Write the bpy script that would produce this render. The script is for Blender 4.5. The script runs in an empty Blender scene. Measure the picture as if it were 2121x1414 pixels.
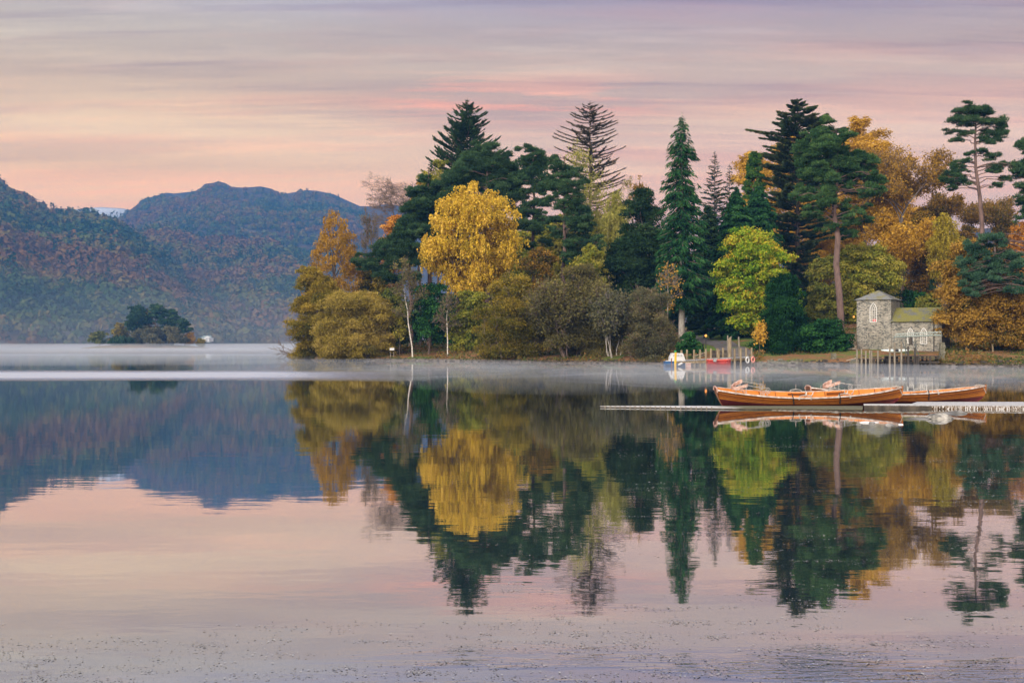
import bpy, math, random
import numpy as np
from mathutils import Vector, Matrix
SC = bpy.context.scene
COL = SC.collection
F, H, HY, CX = 2651.0, 2.1, 713.0, 1060.5
rad = math.radians


def P(px, py, D):
    """world point seen at photo pixel (px,py) at depth D metres"""
    return np.array([(px - CX) / F * D, D, H + (HY - py) / F * D])


def X(px, D): return (px - CX) / F * D
def Z(py, D): return H + (HY - py) / F * D
def W(dpx, D): return dpx / F * D


# ---------------------------------------------------------------- objects
def tag(o, label=None, cat=None, group=None, kind=None):
    if label: o['label'] = label
    if cat: o['category'] = cat
    if group: o['group'] = group
    if kind: o['kind'] = kind
    return o


def thing(name, label, cat, loc, rz=0.0, group=None):
    o = bpy.data.objects.new(name, None)
    COL.objects.link(o)
    o.location = [float(v) for v in loc]
    o.rotation_euler = (0, 0, rz)
    o.empty_display_size = 0.2
    return tag(o, label, cat, group)


def dup(root, loc, rz=None, label=None, scale=None):
    r = root.copy(); COL.objects.link(r)
    r.location = [float(v) for v in loc]
    if rz is not None: r.rotation_euler = (0, 0, rz)
    if scale is not None: r.scale = (scale, scale, scale) if not hasattr(scale, '__len__') else scale
    if label: r['label'] = label
    for ch in list(root.children):
        c = ch.copy(); COL.objects.link(c); c.parent = r
        for g in list(ch.children):
            d = g.copy(); COL.objects.link(d); d.parent = c
    return r


class MB:
    """collects vertices and faces; build() links ONE mesh object"""
    def __init__(s): s.V = []; s.Fa = []; s.T = []; s.Mi = []; s.n = 0; s.mi = 0

    def add(s, v, f, tint=None):
        v = np.asarray(v, dtype=np.float64).reshape(-1, 3)
        f = np.asarray(f, dtype=np.int64)
        if f.ndim == 1: f = f[None, :]
        s.V.append(v); s.Fa.append(f + s.n); s.n += len(v); s.Mi.append(np.full(len(f), s.mi))
        s.T.append(np.full(len(f), 0.5) if tint is None else (np.full(len(f), float(tint)) if np.isscalar(tint) else np.asarray(tint)))
        return s

    def box(s, c, size, rz=0.0, tint=None, tilt=None):
        x, y, z = [d / 2 for d in size]
        v = np.array([[-x, -y, -z], [x, -y, -z], [x, y, -z], [-x, y, -z], [-x, -y, z], [x, -y, z], [x, y, z], [-x, y, z]])
        if tilt is not None: v = v @ np.array(tilt.to_3x3() if hasattr(tilt, 'to_3x3') else tilt).T
        if rz:
            c_, s_ = math.cos(rz), math.sin(rz)
            v = v @ np.array([[c_, s_, 0], [-s_, c_, 0], [0, 0, 1]])
        return s.add(v + np.asarray(c), [[0, 3, 2, 1], [4, 5, 6, 7], [0, 1, 5, 4], [1, 2, 6, 5], [2, 3, 7, 6], [3, 0, 4, 7]], tint)

    def beam(s, a, b, w, h, tint=None, up=(0, 0, 1)):
        a = np.asarray(a, float); b = np.asarray(b, float)
        d = b - a; L = np.linalg.norm(d); d /= L
        u = np.asarray(up, float)
        if abs(d @ u) > .95: u = np.array([0., 1, 0])
        sd = np.cross(d, u); sd /= np.linalg.norm(sd); u = np.cross(sd, d)
        v = []
        for p in (a, b):
            for i, j in ((-1, -1), (1, -1), (1, 1), (-1, 1)): v.append(p + sd * i * w / 2 + u * j * h / 2)
        return s.add(v, [[0, 1, 2, 3], [7, 6, 5, 4], [0, 4, 5, 1], [1, 5, 6, 2], [2, 6, 7, 3], [3, 7, 4, 0]], tint)

    def tube(s, pts, r, n=8, tint=None, cap=True):
        pts = np.asarray(pts, float); m = len(pts)
        r = np.full(m, r) if np.isscalar(r) else np.asarray(r, float)
        d = np.gradient(pts, axis=0); d /= np.maximum(np.linalg.norm(d, axis=1), 1e-9)[:, None]
        u = np.tile(np.array([0., 0, 1]), (m, 1))
        bad = np.abs(d[:, 2]) > .9
        u[bad] = [1., 0.02, 0]
        if bad.any() and not bad.all(): u[:] = [0.3, 1., 0.05]
        a = np.cross(d, u); a /= np.maximum(np.linalg.norm(a, axis=1), 1e-9)[:, None]
        b = np.cross(d, a)
        t = np.arange(n) / n * 2 * math.pi
        v = pts[:, None] + r[:, None, None] * (a[:, None] * np.cos(t)[None, :, None] + b[:, None] * np.sin(t)[None, :, None])
        i = np.arange(m - 1)[:, None] * n; j = np.arange(n)[None]
        k = (j + 1) % n
        f = np.stack([i + j, i + k, i + n + k, i + n + j], -1).reshape(-1, 4)
        s.add(v.reshape(-1, 3), f, tint)
        if cap:
            s.add(v[0], [list(range(n))], tint); s.add(v[-1], [list(range(n))[::-1]], tint)
        return s

    def segs(s, p0, p1, r0, r1, tint=None):
        """many 3-sided twigs at once"""
        p0 = np.asarray(p0, float); p1 = np.asarray(p1, float)
        N = len(p0)
        if not N: return s
        d = p1 - p0; d /= np.maximum(np.linalg.norm(d, axis=1), 1e-9)[:, None]
        u = np.where(np.abs(d[:, 2:3]) > .9, np.array([[1., 0, 0]]), np.array([[0, 0, 1.]]))
        a = np.cross(d, u); a /= np.maximum(np.linalg.norm(a, axis=1), 1e-9)[:, None]; b = np.cross(d, a)
        r0 = np.broadcast_to(r0, (N,)); r1 = np.broadcast_to(r1, (N,))
        v = np.zeros((N, 6, 3))
        for k in range(3):
            c, q = math.cos(k * 2.0944), math.sin(k * 2.0944)
            v[:, k] = p0 + r0[:, None] * (a * c + b * q)
            v[:, 3 + k] = p1 + r1[:, None] * (a * c + b * q)
        base = np.arange(N)[:, None, None] * 6
        f = (base + np.array([[0, 1, 4, 3], [1, 2, 5, 4], [2, 0, 3, 5]])[None]).reshape(-1, 4)
        return s.add(v.reshape(-1, 3), f, None if tint is None else np.repeat(np.broadcast_to(tint, (N,)), 3))

    def leaves(s, c, a, b, tint):
        """diamond leaves: centres c, half length a, half width b"""
        N = len(c)
        if not N: return s
        v = np.stack([c + a, c + b, c - a, c - b], 1).reshape(-1, 3)
        f = np.arange(N * 4).reshape(-1, 4)
        return s.add(v, f, tint)

    def grid(s, pts, tint=None, flip=False):
        pts = np.asarray(pts, float); m, n = pts.shape[:2]
        i = np.arange(m - 1)[:, None] * n; j = np.arange(n - 1)[None]
        q = [i + j, i + j + 1, i + n + j + 1, i + n + j]
        if flip: q = q[::-1]
        return s.add(pts.reshape(-1, 3), np.stack(q, -1).reshape(-1, 4), tint)

    def prism(s, outline, y0, y1, tint=None):
        """outline: (x,z) polygon, extruded from y0 to y1"""
        n = len(outline); o = np.asarray(outline, float)
        v = [[x, y0, z] for x, z in o] + [[x, y1, z] for x, z in o]
        s.add(v, [list(range(n))], tint)
        s.add(v, [[n + k for k in range(n)][::-1]], tint)
        s.add(v, [[k, k + n, (k + 1) % n + n, (k + 1) % n] for k in range(n)], tint)
        return s

    def build(s, name, mat, parent=None, smooth=False, local=False):
        me = bpy.data.meshes.new(name)
        V = np.concatenate(s.V) if s.V else np.zeros((0, 3))
        if parent is not None and not local:
            V = V - np.array(parent.location)[None]
        me.vertices.add(len(V)); me.vertices.foreach_set('co', V.astype(np.float32).ravel())
        loops = np.concatenate([f.ravel() for f in s.Fa]); tot = np.concatenate([np.full(len(f), f.shape[1]) for f in s.Fa])
        start = np.concatenate([[0], np.cumsum(tot)[:-1]])
        me.loops.add(len(loops)); me.loops.foreach_set('vertex_index', loops.astype(np.int32))
        me.polygons.add(len(tot)); me.polygons.foreach_set('loop_start', start.astype(np.int32))
        me.polygons.foreach_set('loop_total', tot.astype(np.int32))
        me.update(calc_edges=True)
        at = me.attributes.new('tint', 'FLOAT', 'FACE')
        at.data.foreach_set('value', np.concatenate(s.T).astype(np.float32))
        me.polygons.foreach_set('use_smooth', np.full(len(tot), smooth))
        me.polygons.foreach_set('material_index', np.concatenate(s.Mi).astype(np.int32))
        for m in (mat if isinstance(mat, (list, tuple)) else [mat]): me.materials.append(m)
        me.validate()
        o = bpy.data.objects.new(name, me); COL.objects.link(o)
        if parent is not None: o.parent = parent
        return o


# ---------------------------------------------------------------- materials
def newmat(name):
    m = bpy.data.materials.new(name); m.use_nodes = True
    nt = m.node_tree; nt.nodes.clear()
    out = nt.nodes.new('ShaderNodeOutputMaterial')
    return m, nt, out


def ramp(nt, stops, fac=None, interp='LINEAR'):
    r = nt.nodes.new('ShaderNodeValToRGB'); e = r.color_ramp.elements
    r.color_ramp.interpolation = interp
    while len(e) < len(stops): e.new(0.5)
    for k, (p, c) in enumerate(stops):
        e[k].position = p; e[k].color = (*c[:3], 1)
    if fac is not None: nt.links.new(fac, r.inputs[0])
    return r.outputs[0]


def noise(nt, scale, detail=4, vec=None, rough=.55):
    n = nt.nodes.new('ShaderNodeTexNoise'); n.inputs['Scale'].default_value = scale
    n.inputs['Detail'].default_value = detail; n.inputs['Roughness'].default_value = rough
    if vec is not None: nt.links.new(vec, n.inputs['Vector'])
    return n.outputs[0]


def coords(nt, kind='Object', scale=(1, 1, 1), rot=(0, 0, 0)):
    t = nt.nodes.new('ShaderNodeTexCoord'); mp = nt.nodes.new('ShaderNodeMapping')
    mp.inputs['Scale'].default_value = scale; mp.inputs['Rotation'].default_value = rot
    nt.links.new(t.outputs[kind], mp.inputs[0])
    return mp.outputs[0]


def math_(nt, op, a, b=None, c=None, clamp=False):
    n = nt.nodes.new('ShaderNodeMath'); n.operation = op; n.use_clamp = clamp
    for k, v in enumerate((a, b, c)):
        if v is None: continue
        if hasattr(v, 'node'): nt.links.new(v, n.inputs[k])
        else: n.inputs[k].default_value = v
    return n.outputs[0]


def mixc(nt, fac, a, b, blend='MIX'):
    n = nt.nodes.new('ShaderNodeMix'); n.data_type = 'RGBA'; n.blend_type = blend
    for k, v in ((0, fac), (6, a), (7, b)):
        if hasattr(v, 'node'): nt.links.new(v, n.inputs[k])
        else: n.inputs[k].default_value = v if k == 0 else (*v[:3], 1)
    return n.outputs[2]


def attr(nt, name='tint'):
    a = nt.nodes.new('ShaderNodeAttribute'); a.attribute_name = name
    return a.outputs['Fac']


def maprange(nt, v, a, b, c=0.0, d=1.0, smooth=False):
    n = nt.nodes.new('ShaderNodeMapRange'); n.clamp = True
    if smooth: n.interpolation_type = 'SMOOTHSTEP'
    nt.links.new(v, n.inputs[0])
    for k, q in enumerate((a, b, c, d)): n.inputs[k + 1].default_value = q
    return n.outputs[0]


MATS = {}


def leafmat(name, stops, trans=.25):
    """leaf colours picked by a per-leaf number"""
    if name in MATS: return MATS[name]
    m, nt, out = newmat(name)
    n = len(stops)
    col = ramp(nt, [(k / max(n - 1, 1), c) for k, c in enumerate(stops)], attr(nt))
    d = nt.nodes.new('ShaderNodeBsdfDiffuse'); nt.links.new(col, d.inputs[0])
    t = nt.nodes.new('ShaderNodeBsdfTranslucent'); nt.links.new(col, t.inputs[0])
    mx = nt.nodes.new('ShaderNodeMixShader'); mx.inputs[0].default_value = trans
    nt.links.new(d.outputs[0], mx.inputs[1]); nt.links.new(t.outputs[0], mx.inputs[2])
    nt.links.new(mx.outputs[0], out.inputs[0])
    MATS[name] = m
    return m


def pmat(name, stops, scale=4.0, rough=.7, bump=0.0, stretch=(1, 1, 1), detail=5, spec=.3, usetint=False, metallic=0.0, coat=0.0, bscale=None):
    """principled with a noise driven colour"""
    if name in MATS: return MATS[name]
    m, nt, out = newmat(name)
    b = nt.nodes.new('ShaderNodeBsdfPrincipled')
    v = coords(nt, 'Object', stretch)
    nz = noise(nt, scale, detail, v)
    f = nz
    if usetint:
        f = math_(nt, 'ADD', math_(nt, 'MULTIPLY', nz, .5), math_(nt, 'MULTIPLY', attr(nt), .5))
    lo = .28 if len(stops) > 1 else 0
    n = len(stops)
    col = ramp(nt, [(lo + (1 - 2 * lo) * k / max(n - 1, 1), c) for k, c in enumerate(stops)], f)
    nt.links.new(col, b.inputs['Base Color'])
    b.inputs['Roughness'].default_value = rough
    b.inputs['Specular IOR Level'].default_value = spec
    b.inputs['Metallic'].default_value = metallic
    b.inputs['Coat Weight'].default_value = coat
    b.inputs['Coat Roughness'].default_value = .15
    if bump:
        bn = nt.nodes.new('ShaderNodeBump'); bn.inputs['Strength'].default_value = 1; bn.inputs['Distance'].default_value = bump
        h = noise(nt, bscale or scale * 2, 5, v)
        nt.links.new(h, bn.inputs['Height']); nt.links.new(bn.outputs[0], b.inputs['Normal'])
    nt.links.new(b.outputs[0], out.inputs[0])
    MATS[name] = m
    return m


def emat(name, col, strength):
    m, nt, out = newmat(name)
    e = nt.nodes.new('ShaderNodeEmission'); e.inputs[0].default_value = (*col, 1); e.inputs[1].default_value = strength
    nt.links.new(e.outputs[0], out.inputs[0]); return m
# ================================================================ render, camera
SC.render.resolution_x, SC.render.resolution_y = 1024, 682
SC.view_settings.view_transform = 'Standard'; SC.view_settings.look = 'None'
SC.view_settings.exposure = 0.0; SC.view_settings.gamma = 1.0
cy = SC.cycles
cy.max_bounces = 6; cy.diffuse_bounces = 3; cy.glossy_bounces = 3; cy.transmission_bounces = 2
cy.volume_bounces = 0; cy.transparent_max_bounces = 4
cy.use_denoising = True
cy.caustics_reflective = False; cy.caustics_refractive = False
cam = bpy.data.cameras.new('camera'); co = bpy.data.objects.new('camera', cam); COL.objects.link(co)
cam.sensor_width = 36.0; cam.lens = 36.0 * F / 2121.0
cam.shift_y = (HY - 707.0) / 2121.0
cam.clip_start = 0.2; cam.clip_end = 30000
co.location = (0, 0, H); co.rotation_euler = (rad(90), 0, 0)
SC.camera = co

# ================================================================ sky and sun
SUN_EL, SUN_AZ = rad(24), rad(215)          # low sun, behind the camera and to the left, veiled by cloud
w = bpy.data.worlds.new('World'); SC.world = w; w.use_nodes = True
nt = w.node_tree; nt.nodes.clear()
wo = nt.nodes.new('ShaderNodeOutputWorld'); bg = nt.nodes.new('ShaderNodeBackground')
nt.links.new(bg.outputs[0], wo.inputs[0])
tc = nt.nodes.new('ShaderNodeTexCoord')
sep = nt.nodes.new('ShaderNodeSeparateXYZ'); nt.links.new(tc.outputs['Generated'], sep.inputs[0])
dx, dy, dz = sep.outputs
# elevation gradient (z = sin of elevation): peach horizon, cream, mauve cloud above
GL = [(0, (2.2, 1.08, .36)), (.22, (2.1, 1.08, .37)), (.27, (1.62, .93, .36)), (.312, (1.65, 1.06, .49)), (.354, (1.36, .88, .43)), (.396, (.98, .66, .37)), (.436, (.88, .65, .42)), (.476, (.76, .59, .44)), (.513, (.68, .57, .53)), (.62, (.56, .51, .55)), (1.0, (.42, .47, .66))]
GR = [(0, (1.7, .92, .41)), (.22, (1.65, .9, .41)), (.27, (1.52, .87, .43)), (.312, (1.38, .83, .46)), (.354, (1.26, .78, .43)), (.396, (1.03, .68, .42)), (.436, (.78, .52, .36)), (.476, (.66, .47, .40)), (.513, (.58, .43, .46)), (.62, (.5, .44, .53)), (1.0, (.42, .47, .66))]
ez = maprange(nt, dz, 0.0, 0.5, 0.0, 1.0)
left = ramp(nt, GL, ez); right = ramp(nt, GR, ez)
azm = maprange(nt, dx, -.38, .30, 0, 1, True)
grad = mixc(nt, azm, left, right)
# cloud sheet seen in perspective: directions projected on a high plane
den = math_(nt, 'ADD', dz, .10)
cxp = math_(nt, 'DIVIDE', dx, den); cyp = math_(nt, 'DIVIDE', dy, den)
cmb = nt.nodes.new('ShaderNodeCombineXYZ'); nt.links.new(cxp, cmb.inputs[0]); nt.links.new(cyp, cmb.inputs[1])
def cloudnoise(sx, sy, off, detail=6, rough=.55):
    mp = nt.nodes.new('ShaderNodeMapping'); mp.inputs['Scale'].default_value = (sx, sy, 1); mp.inputs['Location'].default_value = (off, off * .7, off)
    mp.inputs['Rotation'].default_value = (0, 0, rad(-5))
    nt.links.new(cmb.outputs[0], mp.inputs[0]); return noise(nt, 1.0, detail, mp.outputs[0], rough)
c1 = cloudnoise(.55, 1.9, 3.1, 5, .5)
c2 = cloudnoise(1.2, 5.0, 7.7, 6, .6)
hi = maprange(nt, dz, .09, .21, 0.2, 1.0, True)
dark = math_(nt, 'MULTIPLY', maprange(nt, c1, .46, .66, 0, 1, True), hi)
g2 = mixc(nt, dark, grad, (.74, .71, .80), 'MULTIPLY')
lite = math_(nt, 'MULTIPLY', maprange(nt, c1, .50, .30, 0, 1, True), hi)
g3 = mixc(nt, lite, g2, (1.13, 1.18, 1.18), 'MULTIPLY')
str_ = maprange(nt, c2, .42, .68, 0, 1, True)
c4 = cloudnoise(.9, 9.0, 4.4, 6, .62)
g3 = mixc(nt, math_(nt, 'MULTIPLY', maprange(nt, c4, .48, .66, 0, 1, True), hi), g3, (.84, .80, .87), 'MULTIPLY')
c5 = cloudnoise(1.5, 6.5, 9.4, 7, .66)
g3 = mixc(nt, math_(nt, 'MULTIPLY', maprange(nt, c5, .50, .66, 0, 1, True), hi), g3, (1.14, 1.15, 1.14), 'MULTIPLY')
g4 = mixc(nt, str_, g3, (1.10, .97, .93), 'MULTIPLY')
# sunlit wisps
c3 = cloudnoise(2.6, 10.0, 1.3, 5, .6)
zone = math_(nt, 'MULTIPLY', maprange(nt, dz, .165, .182, 0, 1, True), maprange(nt, dz, .215, .19, 0, 1, True))
zx = math_(nt, 'MULTIPLY', maprange(nt, dx, -.13, -.05, 0, 1, True), maprange(nt, dx, .16, .03, 0, 1, True))
wisp = math_(nt, 'MULTIPLY', math_(nt, 'MULTIPLY', zone, zx), maprange(nt, c3, .44, .58, 0, 1, True))
g5 = mixc(nt, wisp, g4, (1.42, 1.05, .92), 'MULTIPLY')
# brighter, paler sky overhead and behind the camera (the side of the rising sun)
back = maprange(nt, dy, .45, -.7, 0, 1, True)
up = maprange(nt, dz, .42, .9, 0, 1, True)
g6 = mixc(nt, up, g5, (.95, 1.0, 1.15))
g7 = mixc(nt, back, g6, (2.9, 2.5, 2.15))
sky = nt.nodes.new('ShaderNodeTexSky'); sky.sky_type = 'NISHITA'; sky.sun_disc = False
sky.sun_elevation = SUN_EL; sky.sun_rotation = SUN_AZ
sk = nt.nodes.new('ShaderNodeVectorMath'); sk.operation = 'SCALE'; nt.links.new(sky.outputs[0], sk.inputs[0]); sk.inputs['Scale'].default_value = .05
fin = mixc(nt, .08, g7, sk.outputs[0])
nt.links.new(fin, bg.inputs[0]); bg.inputs[1].default_value = 1.0
sl = bpy.data.lights.new('sun', 'SUN'); so = bpy.data.objects.new('sun', sl); COL.objects.link(so)
sl.energy = 3.5; sl.angle = rad(22); sl.color = (1.0, .90, .76)
sd = Vector((math.sin(SUN_AZ) * math.cos(SUN_EL), math.cos(SUN_AZ) * math.cos(SUN_EL), math.sin(SUN_EL)))
so.rotation_euler = (-sd).to_track_quat('-Z', 'Y').to_euler()
so.location = (-60, -80, 80)

# ================================================================ lake bed and water
RNG = np.random.default_rng(11)
gm = pmat('lake_mud', [(.05, .05, .04), (.09, .08, .06)], .4, .9)
b = MB(); b.add([[-9000, -300, -6], [9000, -300, -6], [9000, 16000, -6], [-9000, 16000, -6]], [0, 1, 2, 3])
tag(b.build('ground', gm), kind='structure')

m, nt, out = newmat('lake_water')
geo = nt.nodes.new('ShaderNodeNewGeometry'); pos = geo.outputs['Position']
sp = nt.nodes.new('ShaderNodeSeparateXYZ'); nt.links.new(pos, sp.inputs[0])
def wnoise(sx, sy, detail=3, rough=.5, off=0):
    mp = nt.nodes.new('ShaderNodeMapping'); mp.inputs['Scale'].default_value = (sx, sy, 1); mp.inputs['Location'].default_value = (off, off, 0)
    nt.links.new(pos, mp.inputs[0]); return noise(nt, 1, detail, mp.outputs[0], rough)
wob = math_(nt, 'MULTIPLY_ADD', wnoise(.05, .02, 3, .5, 4), 8.0, -4.0)
yy = math_(nt, 'ADD', sp.outputs[1], wob)
# band of wind ripple far out (bright streak), and ruffled patches near the camera
band = math_(nt, 'MULTIPLY', maprange(nt, yy, 72, 84, 0, 1, True), maprange(nt, yy, 106, 92, 0, 1, True))
edge = math_(nt, 'MULTIPLY_ADD', sp.outputs[1], .10, sp.outputs[0])
band = math_(nt, 'MULTIPLY', band, maprange(nt, edge, 4, -10, 0, 1, True))
band2 = math_(nt, 'MULTIPLY', maprange(nt, yy, 260, 330, 0, 1, True), maprange(nt, yy, 900, 700, .25, 1, True))
ruf = math_(nt, 'MULTIPLY', maprange(nt, sp.outputs[1], 9.2, 8.1, 0, 1, True), maprange(nt, wnoise(.35, 1.3, 4, .6, 9), .42, .58, 0, 1, True))
ruf = math_(nt, 'MULTIPLY', ruf, maprange(nt, sp.outputs[0], -1.6, -.2, 0, 1, True))
h1 = wnoise(.55, 1.1, 2, .5)            # long gentle swell
h2 = wnoise(2.2, 4.6, 2, .5, 3)         # small ripples
h3 = wnoise(5, 16, 3, .6, 5)            # cat's paws
near = maprange(nt, sp.outputs[1], 16, 60, 1.0, .45)
hh = math_(nt, 'MULTIPLY', h1, .0022)
hh = math_(nt, 'ADD', hh, math_(nt, 'MULTIPLY', h2, .0006))
hh = math_(nt, 'MULTIPLY', hh, near)
cp = math_(nt, 'ADD', math_(nt, 'MULTIPLY', band, .10), math_(nt, 'MULTIPLY', ruf, .0065))
cp = math_(nt, 'ADD', cp, math_(nt, 'MULTIPLY', band2, .012))
hh = math_(nt, 'ADD', hh, math_(nt, 'MULTIPLY', h3, cp))
bn = nt.nodes.new('ShaderNodeBump'); bn.inputs['Strength'].default_value = 1; bn.inputs['Distance'].default_value = 1.0
nt.links.new(hh, bn.inputs['Height'])
gl = nt.nodes.new('ShaderNodeBsdfGlossy'); gl.inputs[0].default_value = (.93, .94, .95, 1)
rg = math_(nt, 'ADD', .022, math_(nt, 'MULTIPLY', math_(nt, 'ADD', band, math_(nt, 'MULTIPLY', band2, .4)), .30))
nt.links.new(rg, gl.inputs['Roughness']); nt.links.new(bn.outputs[0], gl.inputs['Normal'])
df = nt.nodes.new('ShaderNodeBsdfDiffuse'); df.inputs[0].default_value = (.02, .032, .036, 1)
fr = nt.nodes.new('ShaderNodeFresnel'); fr.inputs[0].default_value = 1.55
fac = math_(nt, 'MULTIPLY_ADD', fr.outputs[0], .36, .64, True)
mx = nt.nodes.new('ShaderNodeMixShader'); nt.links.new(fac, mx.inputs[0]); nt.links.new(df.outputs[0], mx.inputs[1]); nt.links.new(gl.outputs[0], mx.inputs[2])
nt.links.new(mx.outputs[0], out.inputs[0])
WATER = m
b = MB(); b.add([[-7000, -60, 0], [7000, -60, 0], [7000, 14000, 0], [-7000, 14000, 0]], [0, 1, 2, 3])
tag(b.build('water', WATER), kind='structure')

# ================================================================ headland terrain
SHY = [(-900, 205), (560, 205), (600, 190), (650, 174), (760, 164), (900, 162), (1000, 151), (1200, 144), (1390, 137), (1470, 133), (1560, 130), (1640, 128), (1775, 125), (1950, 122), (2121, 120), (2700, 112), (4000, 100)]
SHX = np.array([X(p, d) for p, d in SHY]); SHD = np.array([d for _, d in SHY])


def shore(x): return np.interp(x, SHX, SHD)
def left_edge(y): return X(588, 1) * np.asarray(y)       # the headland's west side runs away along this line


def ground(x, y):
    x = np.asarray(x, float); y = np.asarray(y, float)
    s = np.minimum(y - shore(x), (x - left_edge(y)) * .9 - .3)
    z = np.interp(s, [-40, -6, 0, 2.5, 6, 14, 45, 100, 220, 420], [-6, -1.2, -.03, .45, .75, 1.45, 3.3, 7, 16, 24])
    return z


xs = np.concatenate([np.linspace(-75, 140, 260), np.linspace(143, 400, 40)]); ys = np.concatenate([np.linspace(96, 190, 190), np.linspace(192, 430, 70)])
GX, GY = np.meshgrid(xs, ys)
nz = sum(np.sin(GX * f + p) * np.sin(GY * f * 1.3 + q) * a for f, p, q, a in ((.35, 1, 2, .10), (.9, 4, 1, .05), (2.1, 2, 5, .03), (.11, 3, 3, .15)))
GZ = ground(GX, GY); GZ = GZ + nz * np.clip(GZ, 0, 1.2) 
m, nt, out = newmat('leaf_litter_ground')
geo = nt.nodes.new('ShaderNodeNewGeometry'); pos = geo.outputs['Position']
sp = nt.nodes.new('ShaderNodeSeparateXYZ'); nt.links.new(pos, sp.inputs[0])
n1 = noise(nt, .35, 6, pos, .65); n2 = noise(nt, 5, 4, pos, .7); n3 = noise(nt, .12, 3, pos)
litter = ramp(nt, [(.3, (.085, .05, .03)), (.5, (.17, .09, .045)), (.62, (.28, .14, .06)), (.75, (.12, .085, .05))], n2)
grass = ramp(nt, [(.3, (.05, .075, .02)), (.6, (.10, .15, .035)), (.8, (.16, .17, .05))], n2)
c = mixc(nt, maprange(nt, n1, .48, .60, 0, 1), litter, grass)
stone = ramp(nt, [(.35, (.05, .045, .04)), (.65, (.20, .17, .15))], n2)
c = mixc(nt, maprange(nt, sp.outputs[2], .34, .18, 0, 1), c, stone)
bs = nt.nodes.new('ShaderNodeBsdfPrincipled'); nt.links.new(c, bs.inputs['Base Color']); bs.inputs['Roughness'].default_value = .95; bs.inputs['Specular IOR Level'].default_value = .1
nt.links.new(bs.outputs[0], out.inputs[0])
GROUNDM = m
b = MB(); b.grid(np.stack([GX, GY, GZ], -1))
tag(b.build('headland', GROUNDM, smooth=True), kind='structure')


def sheet(name, poly, mat, lift, n=26):
    """a strip laid on the terrain between two pixel/depth polylines"""
    A, B = poly
    b = MB(); rows = []
    for t in np.linspace(0, 1, n):
        row = []
        for u in np.linspace(0, 1, 10):
            ia = np.interp(t, np.linspace(0, 1, len(A)), np.arange(len(A)))
            def at(L):
                k = min(int(ia), len(L) - 2); f_ = ia - k
                return np.array(L[k], float) * (1 - f_) + np.array(L[k + 1], float) * f_
            q = at(A) * (1 - u) + at(B) * u
            x = X(q[0], q[1]); y = q[1]
            nzv = sum(math.sin(x * f + p) * math.sin(y * f * 1.3 + q_) * a for f, p, q_, a in ((.35, 1, 2, .10), (.9, 4, 1, .05), (2.1, 2, 5, .03), (.11, 3, 3, .15)))
            g = float(ground(x, y)); row.append([x, y, g + nzv * min(max(g, 0), 1.2) + lift])
        rows.append(row)
    b.grid(rows)
    return tag(b.build(name, mat, smooth=True), kind='structure')


lawnm = pmat('lawn_grass', [(.05, .085, .02), (.10, .16, .03), (.17, .19, .05)], 1.2, .95, spec=.1, detail=8)
pathm = pmat('gravel_path', [(.07, .065, .065), (.13, .12, .12), (.19, .175, .17)], 2.0, .95, spec=.1, detail=8)
sheet('lawn', ([(1405, 146), (1425, 160), (1440, 190), (1450, 230)], [(1545, 136), (1560, 150), (1600, 190), (1600, 230)]), lawnm, .02)
sheet('path', ([(1470, 137), (1486, 143), (1475, 151), (1440, 163), (1400, 176)], [(1570, 133), (1550, 143), (1520, 156), (1470, 170), (1420, 184)]), pathm, .06)

# ================================================================ far hills
def fnoise(x, y, seed, octs=5, f0=1.0, gain=.5):
    r = np.random.default_rng(seed); z = np.zeros_like(x); a = 1.0
    for k in range(octs):
        for _ in range(3):
            t = r.uniform(0, 6.28); p = r.uniform(0, 6.28)
            z = z + a * np.sin((x * math.cos(t) + y * math.sin(t)) * f0 * 2 ** k * r.uniform(.8, 1.25) + p) / 3
        a *= gain
    return z


def hill(name, ridge, base, mat, n=260, rows=60, amp=12, back=900, seed=1, bulge=.85, freq=.006):
    """ridge, base: lists of (px, py, depth); surface from base line up to ridge line and down behind it"""
    R = np.array(ridge, float); Bq = np.array(base, float)
    px = np.linspace(R[0, 0], R[-1, 0], n)
    ry = np.interp(px, R[:, 0], R[:, 1]); rd = np.interp(px, R[:, 0], R[:, 2])
    by = np.interp(px, Bq[:, 0], Bq[:, 1]); bd = np.interp(px, Bq[:, 0], Bq[:, 2])
    rp = np.stack([X(px, rd), rd, Z(ry, rd)], -1); bp = np.stack([X(px, bd), bd, Z(by, bd)], -1)
    t = np.linspace(0, 1, rows)[:, None, None]
    S = bp[None] * (1 - t) + rp[None] * t
    tt = t[..., 0]
    zz = bp[None, :, 2] + (rp[None, :, 2] - bp[None, :, 2]) * (tt ** bulge)
    S[..., 2] = zz
    nzv = fnoise(S[..., 0], S[..., 1] * 1.6, seed, 5, freq, .55)
    env = np.sin(np.clip(tt, 0, 1) * math.pi) ** .7
    S[..., 2] += nzv * amp * env
    S[..., 1] += fnoise(S[..., 0], S[..., 2] * 2, seed + 7, 4, freq * 1.5) * amp * 2.2 * env
    bk = rp.copy(); bk[:, 1] += back; bk[:, 0] *= 1 + back / rd; bk[:, 2] = -5
    full = np.concatenate([S, bk[None]], 0)
    b = MB(); b.grid(full)
    o = b.build(name, mat, smooth=True); tag(o, kind='structure')
    return S


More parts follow.
